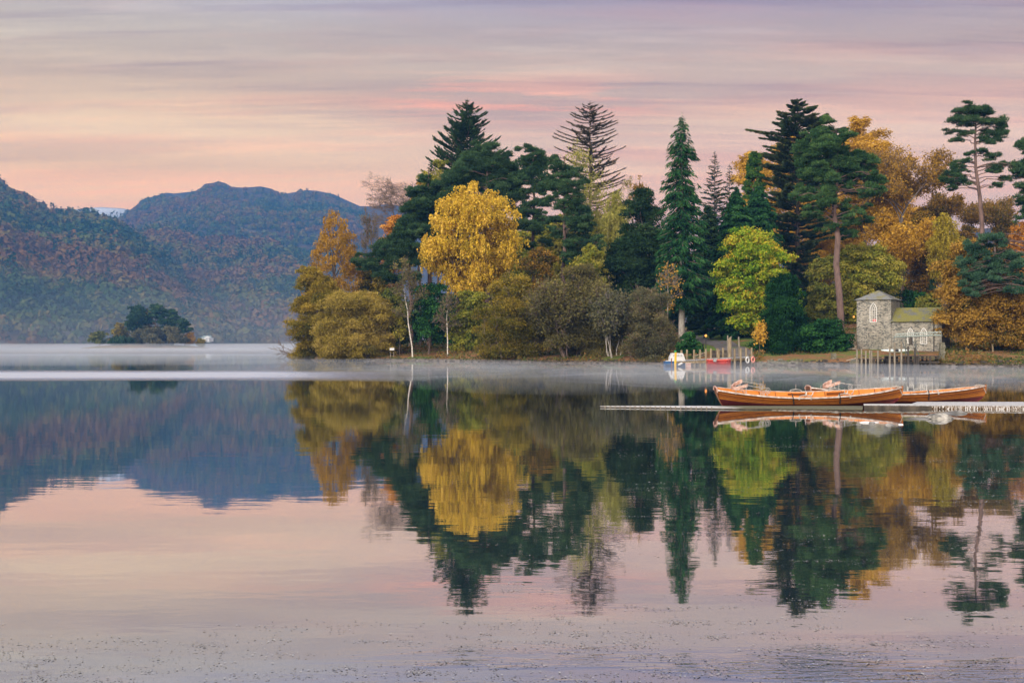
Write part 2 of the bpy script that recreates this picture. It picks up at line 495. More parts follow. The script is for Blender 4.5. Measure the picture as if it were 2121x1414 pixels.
hillm = pmat('bracken_hillside', [(.018, .035, .018), (.05, .05, .025), (.13, .07, .03), (.22, .22, .21), (.06, .055, .03)], .02, .95, spec=.05, detail=12)
heath = pmat('heather_fell', [(.012, .02, .022), (.035, .035, .03), (.07, .05, .035), (.03, .034, .034), (.12, .10, .08)], .012, .95, spec=.05, detail=14, stretch=(1, 1, 2.2))
snowm = pmat('frosted_fell', [(.22, .24, .25), (.40, .42, .44), (.62, .64, .66)], .004, .95, spec=.05, detail=12, stretch=(1, 1, 4))
farm = pmat('far_shore_meadow', [(.10, .085, .05), (.16, .13, .08), (.07, .075, .04)], .03, .95, spec=.05)

hillD = hill('far_fell', [(20, 470, 4300), (110, 443, 4300), (150, 434, 4300), (210, 429, 4300), (255, 432, 4300), (300, 440, 4300), (420, 470, 4300)], [(20, 640, 3600), (420, 640, 3600)], snowm, amp=10, seed=3, n=120, rows=30, back=400)
hillB = hill('heather_fell', [(120, 600, 2900), (200, 520, 2900), (246, 452, 2900), (268, 436, 2900), (300, 411, 2900), (318, 407, 2900), (345, 399, 2900), (360, 401, 2900), (398, 397, 2900), (412, 393, 2900), (424, 381, 2900), (440, 379, 2900), (452, 376, 2900), (466, 379, 2900), (480, 387, 2900), (505, 389, 2900), (540, 386, 2900), (562, 391, 2900), (582, 402, 2900), (600, 400, 2900), (632, 394, 2900), (655, 395, 2900), (690, 402, 2900), (716, 414, 2900), (745, 427, 2900), (775, 428, 2900), (800, 422, 2900), (900, 440, 2900), (1050, 470, 2900)],
             [(120, 700, 1900), (1050, 700, 1900)], heath, n=420, rows=70, amp=14, seed=5, bulge=.8, freq=.007)
hillC = hill('wooded_spur', [(170, 628, 2100), (240, 528, 2100), (275, 494, 2100), (300, 484, 2100), (350, 481, 2100), (385, 487, 2100), (420, 502, 2100), (470, 502, 2100), (520, 505, 2100), (560, 511, 2100), (600, 523, 2100), (640, 538, 2100), (720, 583, 2050), (850, 648, 2000), (1000, 698, 1900)],
             [(170, 714, 1500), (1000, 714, 1500)], hillm, n=260, rows=50, amp=9, seed=8, bulge=.75)
hillA = hill('wooded_fell', [(-500, 309, 1950), (-200, 349, 1950), (-60, 359, 1900), (0, 389, 1850), (30, 405, 1850), (60, 421, 1840), (85, 441, 1830), (110, 450, 1830), (140, 453, 1820), (175, 455, 1800), (210, 461, 1790), (245, 471, 1780), (280, 497, 1760), (310, 524, 1740), (345, 557, 1700), (380, 594, 1660), (420, 631, 1600), (470, 673, 1540), (520, 709, 1470), (560, 723, 1420)],
             [(-500, 716.5, 1120), (0, 716.5, 1150), (200, 716.3, 1180), (400, 716.2, 1200), (560, 716.2, 1300)], hillm, n=300, rows=60, amp=11, seed=12, bulge=.72)
hillE = hill('eastern_fell', [(1150, 640, 1300), (1350, 560, 1300), (1600, 530, 1300), (1760, 505, 1300), (1830, 510, 1300), (1900, 490, 1300), (2000, 480, 1300), (2121, 460, 1300), (2500, 420, 1300), (3000, 420, 1300)], [(1150, 700, 700), (3000, 700, 700)], heath, n=140, rows=30, amp=8, seed=15)
# low far shore in front of the hills
sx = np.linspace(X(-700, 1230), X(1000, 1230), 120)
rowsz = []
for yv, zv in ((1150, -1), (1168, .5), (1200, 1.3), (1300, 3), (1700, 8)):
    rowsz.append(np.stack([sx * yv / 1230, np.full_like(sx, yv) + fnoise(sx, sx * 0, 4, 3, .02) * 8, np.full_like(sx, zv)], -1))
b = MB(); b.grid(np.array(rowsz)); tag(b.build('far_shore', farm, smooth=True), kind='structure')

# trees of the far woods: small rounded crowns, each a tuft of leaf clumps
def tuft(b, c, r, hgt, tint, rng, k=56, size=.26):
    """one far crown at every centre c (N,3): half-ellipsoid shell of leaf clumps"""
    N = len(c)
    d = rng.normal(size=(N, k, 3)); d /= np.linalg.norm(d, axis=2, keepdims=True); d[..., 2] = np.abs(d[..., 2]) * 1.05 - .15
    lob = 1 + .16 * np.sin(d[..., 0] * 5 + rng.uniform(0, 6, (N, 1))) * np.sin(d[..., 2] * 5 + rng.uniform(0, 6, (N, 1)))
    rr = (lob * rng.uniform(.82, 1.08, (N, k)))[..., None]
    p = c[:, None] + d * rr * np.stack([r, r, hgt], -1)[:, None]
    nrm = d + rng.normal(size=d.shape) * .38; nrm /= np.linalg.norm(nrm, axis=2, keepdims=True)
    a = np.cross(nrm, rng.normal(size=d.shape)); a /= np.linalg.norm(a, axis=2, keepdims=True); bb = np.cross(nrm, a)
    s = (r[:, None] * size * rng.uniform(.7, 1.3, (N, k)))[..., None]
    tt = np.clip(tint[:, None] + rng.normal(size=(N, k)) * .035, 0, 1)
    b.leaves(p.reshape(-1, 3), (a * s * 1.2).reshape(-1, 3), (bb * s * .85).reshape(-1, 3), tt.ravel())


hleaf = leafmat('far_wood_leaf', [(.012, .036, .016), (.022, .054, .02), (.05, .082, .022), (.095, .105, .026), (.145, .105, .028), (.165, .088, .028), (.135, .07, .028), (.08, .055, .03)], .1)


def forest(name, S, N, seed, rlo, rhi, t0=0.0, t1=1.0, bias=1.0, keep=None):
    rng = np.random.default_rng(seed)
    m_, n_ = S.shape[:2]
    u = rng.uniform(t0, t1, N) ** bias * (m_ - 1.001); v = rng.uniform(0, n_ - 1.001, N)
    i = u.astype(int); j = v.astype(int); fu = (u - i)[:, None]; fv = (v - j)[:, None]
    p = S[i, j] * (1 - fu) * (1 - fv) + S[i + 1, j] * fu * (1 - fv) + S[i, j + 1] * (1 - fu) * fv + S[i + 1, j + 1] * fu * fv
    if keep is not None: p = p[keep(p, rng)]
    N = len(p)
    r = rng.uniform(rlo, rhi, N) * rng.choice([.7, 1, 1, 1.25], N)
    cl = fnoise(p[:, 0], p[:, 2] * 3 + p[:, 1], seed + 2, 3, .012) * .28
    tint = np.clip(.5 + cl * 1.15 + rng.normal(size=N) * .11, 0, 1)
    hgt = r * rng.uniform(.9, 1.5, N)
    con = (rng.uniform(size=N) < .10)
    hgt[con] *= 1.9; r[con] *= .6; tint[con] = rng.uniform(0, .1, con.sum())
    p[:, 2] += r * .5
    b = MB(); tuft(b, p, r, hgt, tint, rng)
    o = b.build(name, hleaf); o['kind'] = 'stuff'
    tag(o, kind='stuff'); return o


inview = lambda q, rng: (q[:, 0] > X(-160, 1) * q[:, 1]) & (q[:, 0] < X(760, 1) * q[:, 1])
def rocky(seed):
    def f(q, rng):
        k = fnoise(q[:, 0], q[:, 2] * 2.5, seed, 3, .016)
        return inview(q, rng) & (k + rng.normal(size=len(q)) * .12 < .55)
    return f
o = forest('autumn_woodland', hillA, 10000, 21, 4.2, 8.0, .0, 1.0, .9, rocky(2)); o['label'] = 'autumn wood covering the nearer fell across the lake'; o['category'] = 'woodland'
o = forest('mixed_woodland', hillC, 7500, 22, 4.8, 8.6, .0, 1.0, .9, rocky(3)); o['label'] = 'mixed wood of rust and green trees on the middle spur'; o['category'] = 'woodland'
o = forest('scattered_woodland', hillB, 8000, 23, 3.6, 7, .0, .93, .62, lambda q, rng: inview(q, rng) & (rng.uniform(size=len(q)) < np.interp(q[:, 2], [100, 260, 330, 390], [1, .8, .35, .05]))); o['label'] = 'thin birch wood climbing the highest heather covered fell'; o['category'] = 'woodland'
# ================================================================ leaf colours (real leaf albedos)
L = {
 'birch_gold': leafmat('birch_gold_leaf', [(.22, .17, .015), (.48, .33, .03), (.68, .46, .055), (.80, .57, .12)], .3),
 'larch_rust': leafmat('rust_leaf', [(.15, .10, .018), (.30, .175, .025), (.44, .25, .035), (.50, .32, .06)], .3),
 'willow_gold': leafmat('willow_olive_leaf', [(.07, .075, .015), (.17, .145, .022), (.30, .225, .03), (.43, .31, .05)], .3),
 'willow_yel': leafmat('willow_yellow_leaf', [(.14, .12, .025), (.27, .21, .04), (.38, .29, .06), (.47, .36, .10)], .3),
 'olive_green': leafmat('olive_green_leaf', [(.06, .085, .02), (.13, .15, .03), (.20, .20, .035), (.27, .24, .05)], .3),
 'pine': leafmat('pine_needle', [(0.0134, 0.036, 0.0163), (0.0291, 0.066, 0.0296), (0.0515, 0.105, 0.0444), (0.0952, 0.16, 0.0629)], .15),
 'pine_blue': leafmat('blue_pine_needle', [(0.0179, 0.045, 0.0266), (0.0336, 0.08, 0.0459), (0.056, 0.12, 0.0681), (0.0952, 0.175, 0.0962)], .15),
 'pine_bright': leafmat('bright_pine_needle', [(0.0157, 0.045, 0.0178), (0.0336, 0.082, 0.0311), (0.0616, 0.13, 0.0444), (0.112, 0.19, 0.0629)], .15),
 'fir': leafmat('dark_fir_needle', [(0.0112, 0.03, 0.0148), (0.0224, 0.052, 0.0237), (0.0381, 0.08, 0.0318), (0.0672, 0.115, 0.037)], .12),
 'spruce': leafmat('spruce_needle', [(0.0067, 0.028, 0.0126), (0.0134, 0.05, 0.02), (0.0246, 0.085, 0.0281), (0.0538, 0.14, 0.0385)], .12),
 'cypress': leafmat('cypress_scale', [(0.0202, 0.06, 0.0148), (0.0392, 0.105, 0.0207), (0.0672, 0.15, 0.0259), (0.1008, 0.18, 0.0333)], .12),
 'sparse': leafmat('thin_fir_needle', [(.045, .045, .035), (.07, .07, .05), (.10, .095, .06), (.14, .12, .06)], .12),
 'cedar': leafmat('cedar_needle', [(.014, .034, .022), (.034, .062, .032), (.07, .105, .042), (.13, .155, .055)], .12),
 'yew': leafmat('yew_needle', [(0.0101, 0.028, 0.0133), (0.019, 0.045, 0.0192), (0.0302, 0.064, 0.0252), (0.0504, 0.09, 0.0296)], .12),
 'holly': leafmat('holly_leaf', [(0.0078, 0.03, 0.0104), (0.0146, 0.055, 0.0163), (0.0246, 0.085, 0.0222), (0.047, 0.13, 0.0311)], .15),
 'oak_lime': leafmat('lime_oak_leaf', [(.06, .14, .012), (.14, .25, .018), (.25, .33, .025), (.40, .38, .035), (.48, .31, .035)], .3),
 'lime_yel': leafmat('yellow_green_leaf', [(.09, .12, .02), (.19, .21, .03), (.30, .28, .04), (.38, .32, .06)], .3),
 'larch_lime': leafmat('larch_lime_needle', [(.14, .15, .03), (.25, .25, .05), (.36, .34, .08), (.44, .40, .12)], .3),
 'maple_gold': leafmat('maple_gold_leaf', [(.22, .13, .02), (.42, .24, .03), (.56, .33, .04), (.62, .40, .08)], .3),
 'beech_brown': leafmat('beech_copper_leaf', [(.06, .065, .018), (.19, .115, .022), (.33, .19, .03), (.46, .29, .06)], .3),
 'orange': leafmat('orange_leaf', [(.30, .12, .025), (.48, .21, .035), (.60, .28, .05), (.64, .36, .08)], .3),
 'brown': leafmat('brown_twig_leaf', [(.045, .044, .024), (.09, .084, .036), (.14, .128, .045), (.21, .175, .055)], .25),
 'grey_olive': leafmat('grey_olive_leaf', [(.045, .05, .032), (.085, .088, .05), (.13, .125, .065), (.19, .16, .07)], .25),
 'spire_yel': leafmat('spire_yellow_leaf', [(.16, .14, .02), (.31, .25, .03), (.43, .34, .04), (.50, .40, .07)], .3),
}
BARK = {
 'brown': pmat('brown_bark', [(.05, .035, .028), (.11, .08, .065), (.17, .13, .11)], 3, .95, .02, (1, 1, .25)),
 'pine': pmat('scots_pine_bark', [(.075, .05, .045), (.135, .09, .08), (.185, .12, .105)], 3, .95, .03, (1, 1, .3)),
 'pale': pmat('pale_bark', [(.22, .20, .18), (.36, .33, .30), (.48, .45, .41)], 5, .9, .01, (1, 1, .5)),
 'grey': pmat('grey_bark', [(.10, .09, .085), (.17, .15, .145), (.24, .21, .20)], 3, .95, .02, (1, 1, .3)),
 'birch': pmat('birch_bark', [(.06, .055, .05), (.55, .51, .46), (.72, .69, .64)], 4, .8, .004, (1, 1, 3)),
 'twig': pmat('winter_twig', [(.11, .08, .065), (.19, .14, .115)], 3, .95),
}


def unit(v): return v / np.maximum(np.linalg.norm(v, axis=-1, keepdims=True), 1e-9)


def envelope(env, D):
    e = np.array(sorted(env), float)                         # by y, top first
    z = Z(e[:, 0], D)[::-1]; xl = X(e[:, 1], D)[::-1]; xr = X(e[:, 2], D)[::-1]
    return z, (xl + xr) / 2, np.maximum((xr - xl) / 2, .05)


def clumps(env, D, n, rc, rng, shell=.55, depth=.9, sp=.62):
    z, c, r = envelope(env, D)
    M = n * 14
    zz = rng.uniform(z[0], z[-1], M); rr = np.interp(zz, z, r)
    keep = rng.uniform(size=M) < (rr / rr.max()) ** 1.2
    zz = zz[keep]; rr = rr[keep]; cc = np.interp(zz, z, c)
    k = np.minimum(rc * rng.uniform(.7, 1.3, len(zz)), np.maximum(rr * .75, .3))
    th = rng.uniform(0, 2 * math.pi, len(zz)); q = np.sqrt(rng.uniform(shell ** 2, 1, len(zz)))
    q = np.maximum(rr - k * .8, 0) * q
    x = cc + np.cos(th) * q; y = D + np.sin(th) * q * depth
    zz = np.clip(zz, z[0] + k * .4, np.maximum(z[-1] - k * .7, z[0] + .1))
    p = np.stack([x, y, zz], -1)
    # spread: greedy thinning
    chosen = []
    for i in range(len(p)):
        if len(chosen) >= n: break
        if chosen:
            d = np.linalg.norm(p[chosen] - p[i], axis=1)
            if d.min() < k[i] * sp: continue
        chosen.append(i)
    return p[chosen], k[chosen]


def lobes(env, D, n, rc, rng, shell=.5, sub=8, big=2.1):
    """crown masses made of several smaller leaf clumps, with hollows between them"""
    c, R = clumps(env, D, max(9, int(n / sub * 2.2)), rc * big, rng, shell, sp=.72)
    C, K = [], []
    for p, r in zip(c, R):
        m = rng.integers(sub - 2, sub + 3)
        d = unit(rng.normal(size=(m, 3))); fl = d[:, 2] < -.35; d[fl, 2] *= -1
        C.append(p + d * (r * rng.uniform(.55, 1.0, (m, 1))) * np.array([1, 1, .85])); K.append(r * rng.uniform(.20, .46, m))
        C.append(p[None]); K.append(np.array([r * .5]))
    return np.concatenate(C), np.concatenate(K)


def scatter(b, cen, rad_, rng, leaf=.2, asp=.6, cov=1.1, squash=.8, mode='flat', up=.25, wild=.55, lump=.26, tj=.19, cj=.21, under=-.35, droop=0.0, tmean=.5, frill=.14):
    """leaves over clump shells"""
    leaf *= .78
    n = len(cen)
    area = 4 * math.pi * rad_ ** 2 * (.35 + .65 * squash) * .8
    per = np.maximum((area * cov / (2 * leaf * leaf * asp)).astype(int), 12)
    idx = np.repeat(np.arange(n), per); N = len(idx)
    d = unit(rng.normal(size=(N, 3)))
    flip = d[:, 2] < under * rng.uniform(.6, 1.6, N); d[flip, 2] *= -1
    ph = rng.uniform(0, 6.3, (n, 3))[idx]
    lob = 1 + lump * np.sin(d[:, 0] * 4.5 + ph[:, 0]) * np.sin(d[:, 1] * 4.5 + ph[:, 1]) + lump * .8 * np.sin(d[:, 2] * 7 + ph[:, 2])
    rr = rad_[idx] * lob * np.where(rng.uniform(size=N) < .25, rng.uniform(.45, .95, N), rng.uniform(.86, 1.1, N))
    fr = rng.uniform(size=N) < frill; rr = np.where(fr, rad_[idx] * rng.uniform(1.05, 1.55, N), rr)
    p = cen[idx] + d * rr[:, None] * np.array([1, 1, squash])
    sz = leaf * rng.uniform(.65, 1.35, N)[:, None]
    if mode == 'flat':
        nr = unit(d + np.array([0, 0, up]) + rng.normal(size=(N, 3)) * wild)
        a = unit(np.cross(nr, rng.normal(size=(N, 3)))); bb = np.cross(nr, a)
    else:
        a = unit(d + np.array([0, 0, up]) + rng.normal(size=(N, 3)) * wild)
        bb = unit(np.cross(a, rng.normal(size=(N, 3))))
    if droop: p[:, 2] -= droop * rng.uniform(0, 1, N) ** 2
    t = np.clip(tmean + rng.normal(size=n)[idx] * cj + rng.normal(size=N) * tj, 0, 1)
    b.leaves(p, a * sz, bb * sz * asp, t)


def limb(p0, p1, rng, sag=.12, n=5):
    t = np.linspace(0, 1, n)[:, None]
    d = np.asarray(p1) - p0; ln = np.linalg.norm(d)
    mid = np.array([0, 0, 1.0]) * ln * sag
    q = p0 + d * t + np.sin(t * math.pi) * mid + rng.normal(size=(n, 3)) * ln * .02 * np.sin(t * math.pi)
    return q


def start(name, label, cat, D, px, group=None, z=None):
    x = X(px, D); g = float(ground(x, D)) if z is None else z
    return thing(name, label, cat, (x, D, g - .1), group=group)


def trunk_path(root, px, D, top, lean=0.0, rng=None, n=7):
    g = np.array(root.location); t = np.linspace(0, 1, n)
    zt = Z(top, D)
    p = np.stack([np.interp(t, [0, 1], [g[0], g[0] + lean]), np.full(n, D), g[2] + (zt - g[2]) * t], -1)
    if rng is not None: p[1:-1, :2] += rng.normal(size=(n - 2, 2)) * (zt - g[2]) * .008
    return p


def broad(name, label, cat, D, px, env, leafk, n, rc, bark='brown', tr=.25, seed=0, limbs=14, leaf=.19, asp=.62, cov=1.05, squash=.82, mode='flat', group=None, wild=.55, shell=.55, up=.25, under=-.35, topfrac=.75, tmean=.5, cj=.21, trunk=True, droop=0.0, twigs=0, frill=.14, big=2.1):
    rng = np.random.default_rng(seed + 1000)
    root = start(name, label, cat, D, px, group)
    c, r = lobes(env, D, n, rc, rng, shell, big=big)
    b = MB(); scatter(b, c, r, rng, leaf, asp, cov, squash, mode, up, wild, under=under, tmean=tmean, cj=cj, droop=droop, frill=frill)
    cb = b
    ys = [e[0] for e in env]; y0, y1 = min(ys), max(ys)
    tp = trunk_path(root, px, D, y1 + (y0 - y1) * topfrac, X(np.mean([np.mean(e[1:]) for e in env if e[0] < (y0 + y1) / 2]), D) - root.location[0], rng)
    b = MB(); b.tube(tp, np.linspace(tr, tr * .25, len(tp)), 8)
    zl = Z(y1, D)
    for i in rng.permutation(len(c))[:limbs]:
        h = min(max((c[i, 2] - tp[0, 2]) * .62, zl - tp[0, 2] - .5), c[i, 2] - tp[0, 2]); f = np.clip(h / (tp[-1, 2] - tp[0, 2]), .12, .95)
        p0 = np.array([np.interp(f, np.linspace(0, 1, len(tp)), tp[:, k]) for k in range(3)])
        q = limb(p0, c[i], rng); b.tube(q, np.linspace(tr * .38, tr * .08, len(q)), 5, cap=False)
    if twigs:
        cb.mi = 1
        k = rng.integers(0, len(c), twigs); ax = np.stack([np.interp(c[k, 2], tp[:, 2], tp[:, 0]), np.full(twigs, D), c[k, 2] - 1.5], -1)
        d0 = unit(unit(c[k] - ax) + np.array([0, 0, .7]) + rng.normal(size=(twigs, 3)) * .5); ln = (r[k] * rng.uniform(1.0, 2.1, twigs))[:, None]
        q0 = c[k] - d0 * ln * .3; q1 = c[k] + d0 * ln * .5 + rng.normal(size=(twigs, 3)) * .12; q2 = q1 + unit(d0 + rng.normal(size=(twigs, 3)) * .4) * ln * .45
        cb.segs(q0, q1, .028, .02); cb.segs(q1, q2, .02, .011)
        q3 = q1 + unit(d0 + rng.normal(size=(twigs, 3)) * .8) * ln * .4; cb.segs(q1, q3, .017, .010)
    cb.build('crown', [L[leafk], BARK['twig']], root)
    b.build('trunk', BARK[bark], root, smooth=True)
    return root


def weeping(name, label, cat, D, px, env, leafk, n, strands, bark='birch', tr=.3, seed=0, leaf=.13, slen=(1.2, 3.0), asp=.5, step=.13, tmean=.5, group=None, rc=1.2, big=1.9):
    """crown of hanging strands: birch, larch, cypress spray"""
    rng = np.random.default_rng(seed + 2000)
    root = start(name, label, cat, D, px, group)
    c, r = lobes(env, D, n, rc, rng, .45, 7, big)
    k = rng.choice(len(c), strands, p=r ** 2 / (r ** 2).sum())
    d = unit(rng.normal(size=(strands, 3))); d[:, 2] = np.abs(d[:, 2]) * .8
    p0 = c[k] + d * r[k][:, None] * rng.uniform(.5, 1.05, (strands, 1))
    ln = rng.uniform(*slen, strands); per = np.maximum((ln / step).astype(int), 3)
    idx = np.repeat(np.arange(strands), per); N = len(idx)
    t = rng.uniform(0, 1, N)
    out = unit(d * np.array([1, 1, 0]) + 1e-6)[idx]
    p = p0[idx] + out * (np.sqrt(t) * .45 * ln[idx])[:, None] * .6
    p[:, 2] -= (t ** 1.5 * ln[idx]); p += rng.normal(size=(N, 3)) * .07
    a = unit(out * (1 - t)[:, None] * .7 + np.array([0, 0, -1.0]) * (.35 + t)[:, None] + rng.normal(size=(N, 3)) * .6)
    bb = unit(np.cross(a, rng.normal(size=(N, 3)) + out * .1))
    s = leaf * rng.uniform(.6, 1.4, N)[:, None]
    tint = np.clip(tmean + rng.normal(size=len(c))[k][idx] * .13 + rng.normal(size=strands)[idx] * .10 + rng.normal(size=N) * .15, 0, 1)
    z, cc, rr = envelope(env, D)
    lowest = np.interp(p[:, 0], [cc[0] - rr.max(), cc[0], cc[0] + rr.max()], [z[0] + 1.5, z[0] - .5, z[0] + 1.5])
    ok = p[:, 2] > lowest - rng.uniform(0, 1.2, N)
    b = MB(); b.leaves(p[ok], (a * s)[ok], (bb * s * asp)[ok], tint[ok]); b.build('crown', L[leafk], root)
    ys = [e[0] for e in env]; y0, y1 = min(ys), max(ys)
    tp = trunk_path(root, px, D, y1 + (y0 - y1) * .85, 0, rng)
    b = MB(); b.tube(tp, np.linspace(tr, tr * .2, len(tp)), 8)
    for i in rng.permutation(len(c))[:22]:
        f = np.clip((c[i, 2] - tp[0, 2]) * .7 / (tp[-1, 2] - tp[0, 2]), .2, .95)
        q0 = np.array([np.interp(f, np.linspace(0, 1, len(tp)), tp[:, j]) for j in range(3)])
        q = limb(q0, c[i], rng); b.tube(q, np.linspace(tr * .3, tr * .06, len(q)), 5, cap=False)
    b.build('trunk', BARK[bark], root, smooth=True)
    return root


def pine(name, label, cat, D, px, top, pads, leafk='pine', bark='pine', tr=.3, lean=0.0, seed=0, leaf=.21, squash=.42, cov=1.15, depth=.8, fork=None, group=None, base=None, asp=.2, fluff=1.0):
    """Scots pine: bare stem, limbs ending in flat needle pads. pads: (px, py, half width px[, depth offset in half widths])"""
    rng = np.random.default_rng(seed + 3000)
    root = start(name, label, cat, D, px, group)
    topx = X(px, D) + lean
    tp = trunk_path(root, px, D, top, lean, rng, 9)
    pad = []
    for q in pads:
        hw = W(q[2], D); off = q[3] if len(q) > 3 else rng.uniform(-.9, .9)
        pad.append((X(q[0], D), D + off * hw * depth, Z(q[1], D), hw))
    for x, y, z, hw in list(pad):
        for _ in range(2):
            if rng.uniform() < .55 * fluff: pad.append((x + rng.normal() * hw * .6, y + rng.choice([-1, 1]) * rng.uniform(.6, 1.6) * hw, z + rng.normal() * hw * .45, hw * rng.uniform(.45, .75)))
    pad = np.array(pad)
    C, R_ = [], []
    for x, y, z, hw in pad:                                  # each pad is a plate of small tufts
        k = max(6, int(13 * (hw / 1.3) ** 1.3))
        th = rng.uniform(0, 6.28, k); q = np.sqrt(rng.uniform(0, 1, k)) * hw * .85
        zz = z + rng.normal(size=k) * hw * (.10 + .16 * fluff) - (q / hw) ** 2 * hw * .22
        C.append(np.stack([x + np.cos(th) * q, y + np.sin(th) * q * depth, zz], -1)); R_.append(np.maximum(hw * rng.uniform(.22, .46, k), .28))
    C = np.concatenate(C); R_ = np.concatenate(R_)
    b = MB(); scatter(b, C, R_, rng, leaf, asp, cov, min(squash * 1.6, .85), 'spike', .55, .40, under=-.12, lump=.28, cj=.17, tj=.16, frill=.16)
    b.build('crown', L[leafk], root)
    b = MB(); b.tube(tp, np.interp(np.linspace(0, 1, 9), [0, .06, .5, 1], [tr * 1.15, tr, tr * .8, tr * .22]), 10)
    for x, y, z, hw in pad:
        f = np.clip((z - tp[0, 2] - rng.uniform(.3, 1.3) * hw * .5) / (tp[-1, 2] - tp[0, 2]), .3, .99)
        p0 = np.array([np.interp(f, np.linspace(0, 1, 9), tp[:, j]) for j in range(3)])
        e = np.array([x, y, z - hw * .12])
        q = limb(p0, e, rng, .10, 7); q[1:-1] += rng.normal(size=(5, 3)) * hw * .07
        rr = tr * np.clip(.16 + .07 * hw, .16, .42)
        b.tube(q, np.linspace(rr, rr * .25, 7), 6, cap=False)
        for _ in range(int(3 + hw * 2)):
            s0 = q[rng.integers(3, 7)]; th = rng.uniform(0, 6.28); ee = e + np.array([math.cos(th) * hw * .7, math.sin(th) * hw * .6, rng.uniform(-.1, .1) * hw])
            b.tube(limb(s0, ee, rng, .05, 4), np.linspace(rr * .35, rr * .1, 4), 4, cap=False)
    b.build('trunk', BARK[bark], root, smooth=True)
    return root


def conifer(name, label, cat, D, px, top, prof, leafk='spruce', bark='grey', tr=.28, seed=0, gap=.55, perwh=6, droop=-.18, curl=.15, dens=26, leaf=.3, asp=.22, tilt=.5, hang=0.0, width=.38, lean=0.0, irr=.2, group=None, y0=None, rad_bare=.1, wmax=2.2, lace=0.0):
    """fir or spruce: whorls of branches clothed with sprays. prof: list of (py, half width px)"""
    rng = np.random.default_rng(seed + 4000)
    root = start(name, label, cat, D, px, group)
    pr = np.array(sorted(prof), float)
    zs = Z(pr[:, 0], D)[::-1]; rs = W(pr[:, 1], D)[::-1]
    tp = trunk_path(root, px, D, top, lean, None, 7); ztop = tp[-1, 2]
    z = []; k = zs[0]
    while k < ztop - .25:
        z.append(k); k += gap * rng.uniform(.75, 1.25) * np.interp(k, [zs[0], ztop], [1.15, .7])
    z = np.array(z); m = len(z)
    per = perwh; az = (np.arange(per) / per * 6.283)[None] + rng.uniform(0, 6.28, m)[:, None] + rng.normal(size=(m, per)) * .25
    zb = (z[:, None] + rng.normal(size=(m, per)) * gap * .3).ravel(); az = az.ravel()
    Lb = np.interp(zb, zs, rs) * np.clip(1 + rng.normal(size=len(zb)) * irr, .35, 1.3)
    Lb = np.maximum(Lb, .2)
    f = np.clip((zb - tp[0, 2]) / (ztop - tp[0, 2]), 0, 1)
    bx = np.interp(f, np.linspace(0, 1, 7), tp[:, 0])
    rdir = np.stack([np.cos(az), np.sin(az), np.zeros_like(az)], -1); lat = np.stack([-np.sin(az), np.cos(az), np.zeros_like(az)], -1)
    dr = droop * (1 + rng.normal(size=len(zb)) * .25)
    def along(i, t):
        p = np.stack([bx[i], np.full(len(i), D), zb[i]], -1) + rdir[i] * (Lb[i] * t)[:, None]
        p[:, 2] += Lb[i] * (dr[i] * t + curl * t * t)
        return p
    nb = np.maximum((dens * Lb * (1 - lace * f) * np.clip(1 + rng.normal(size=len(zb)) * .35 * (lace > 0), .3, 1.6)).astype(int), 4); i = np.repeat(np.arange(len(zb)), nb); N = len(i)
    t = rng.uniform(0, 1, N) ** .8 * (1 - rad_bare) + rad_bare
    wd = width * np.minimum(Lb[i], wmax) * np.sin(np.clip(t, 0, 1) * math.pi * .86 + .35) * .55
    sd = rng.uniform(-1, 1, N)
    p = along(i, t) + lat[i] * (sd * wd)[:, None]
    p[:, 2] += rng.normal(size=N) * .05 - hang * rng.uniform(0, 1, N) * (.3 + np.abs(sd))
    ang = sd * 1.0 + rng.normal(size=N) * .3
    a = rdir[i] * np.cos(ang)[:, None] + lat[i] * np.sin(ang)[:, None]
    a[:, 2] += dr[i] + 2 * curl * t - hang * 1.1 * rng.uniform(.3, 1.2, N) + rng.normal(size=N) * .16; a = unit(a)
    upv = unit(np.array([0, 0, 1.0]) + rng.normal(size=(N, 3)) * tilt)
    bb = unit(np.cross(a, upv)); s = leaf * rng.uniform(.6, 1.35, N)[:, None] * np.clip(.55 + Lb[i] * .3, .5, 1.1)[:, None]
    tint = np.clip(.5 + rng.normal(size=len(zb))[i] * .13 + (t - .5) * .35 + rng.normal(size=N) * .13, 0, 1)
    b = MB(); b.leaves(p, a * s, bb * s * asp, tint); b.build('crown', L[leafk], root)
    b = MB(); b.tube(tp, np.linspace(tr, tr * .08, 7), 8)
    allb = np.arange(len(zb)); q0 = along(allb, np.zeros(len(zb))); q1 = along(allb, np.full(len(zb), .5)); q2 = along(allb, np.full(len(zb), .97))
    r0 = np.clip(Lb * .022, .012, tr * .35)
    b.mi = 1; b.segs(q0, q1, r0, r0 * .7); b.segs(q1, q2, r0 * .7, r0 * .25)
    b.build('trunk', [BARK[bark], BARK['brown']], root, smooth=True)
    return root


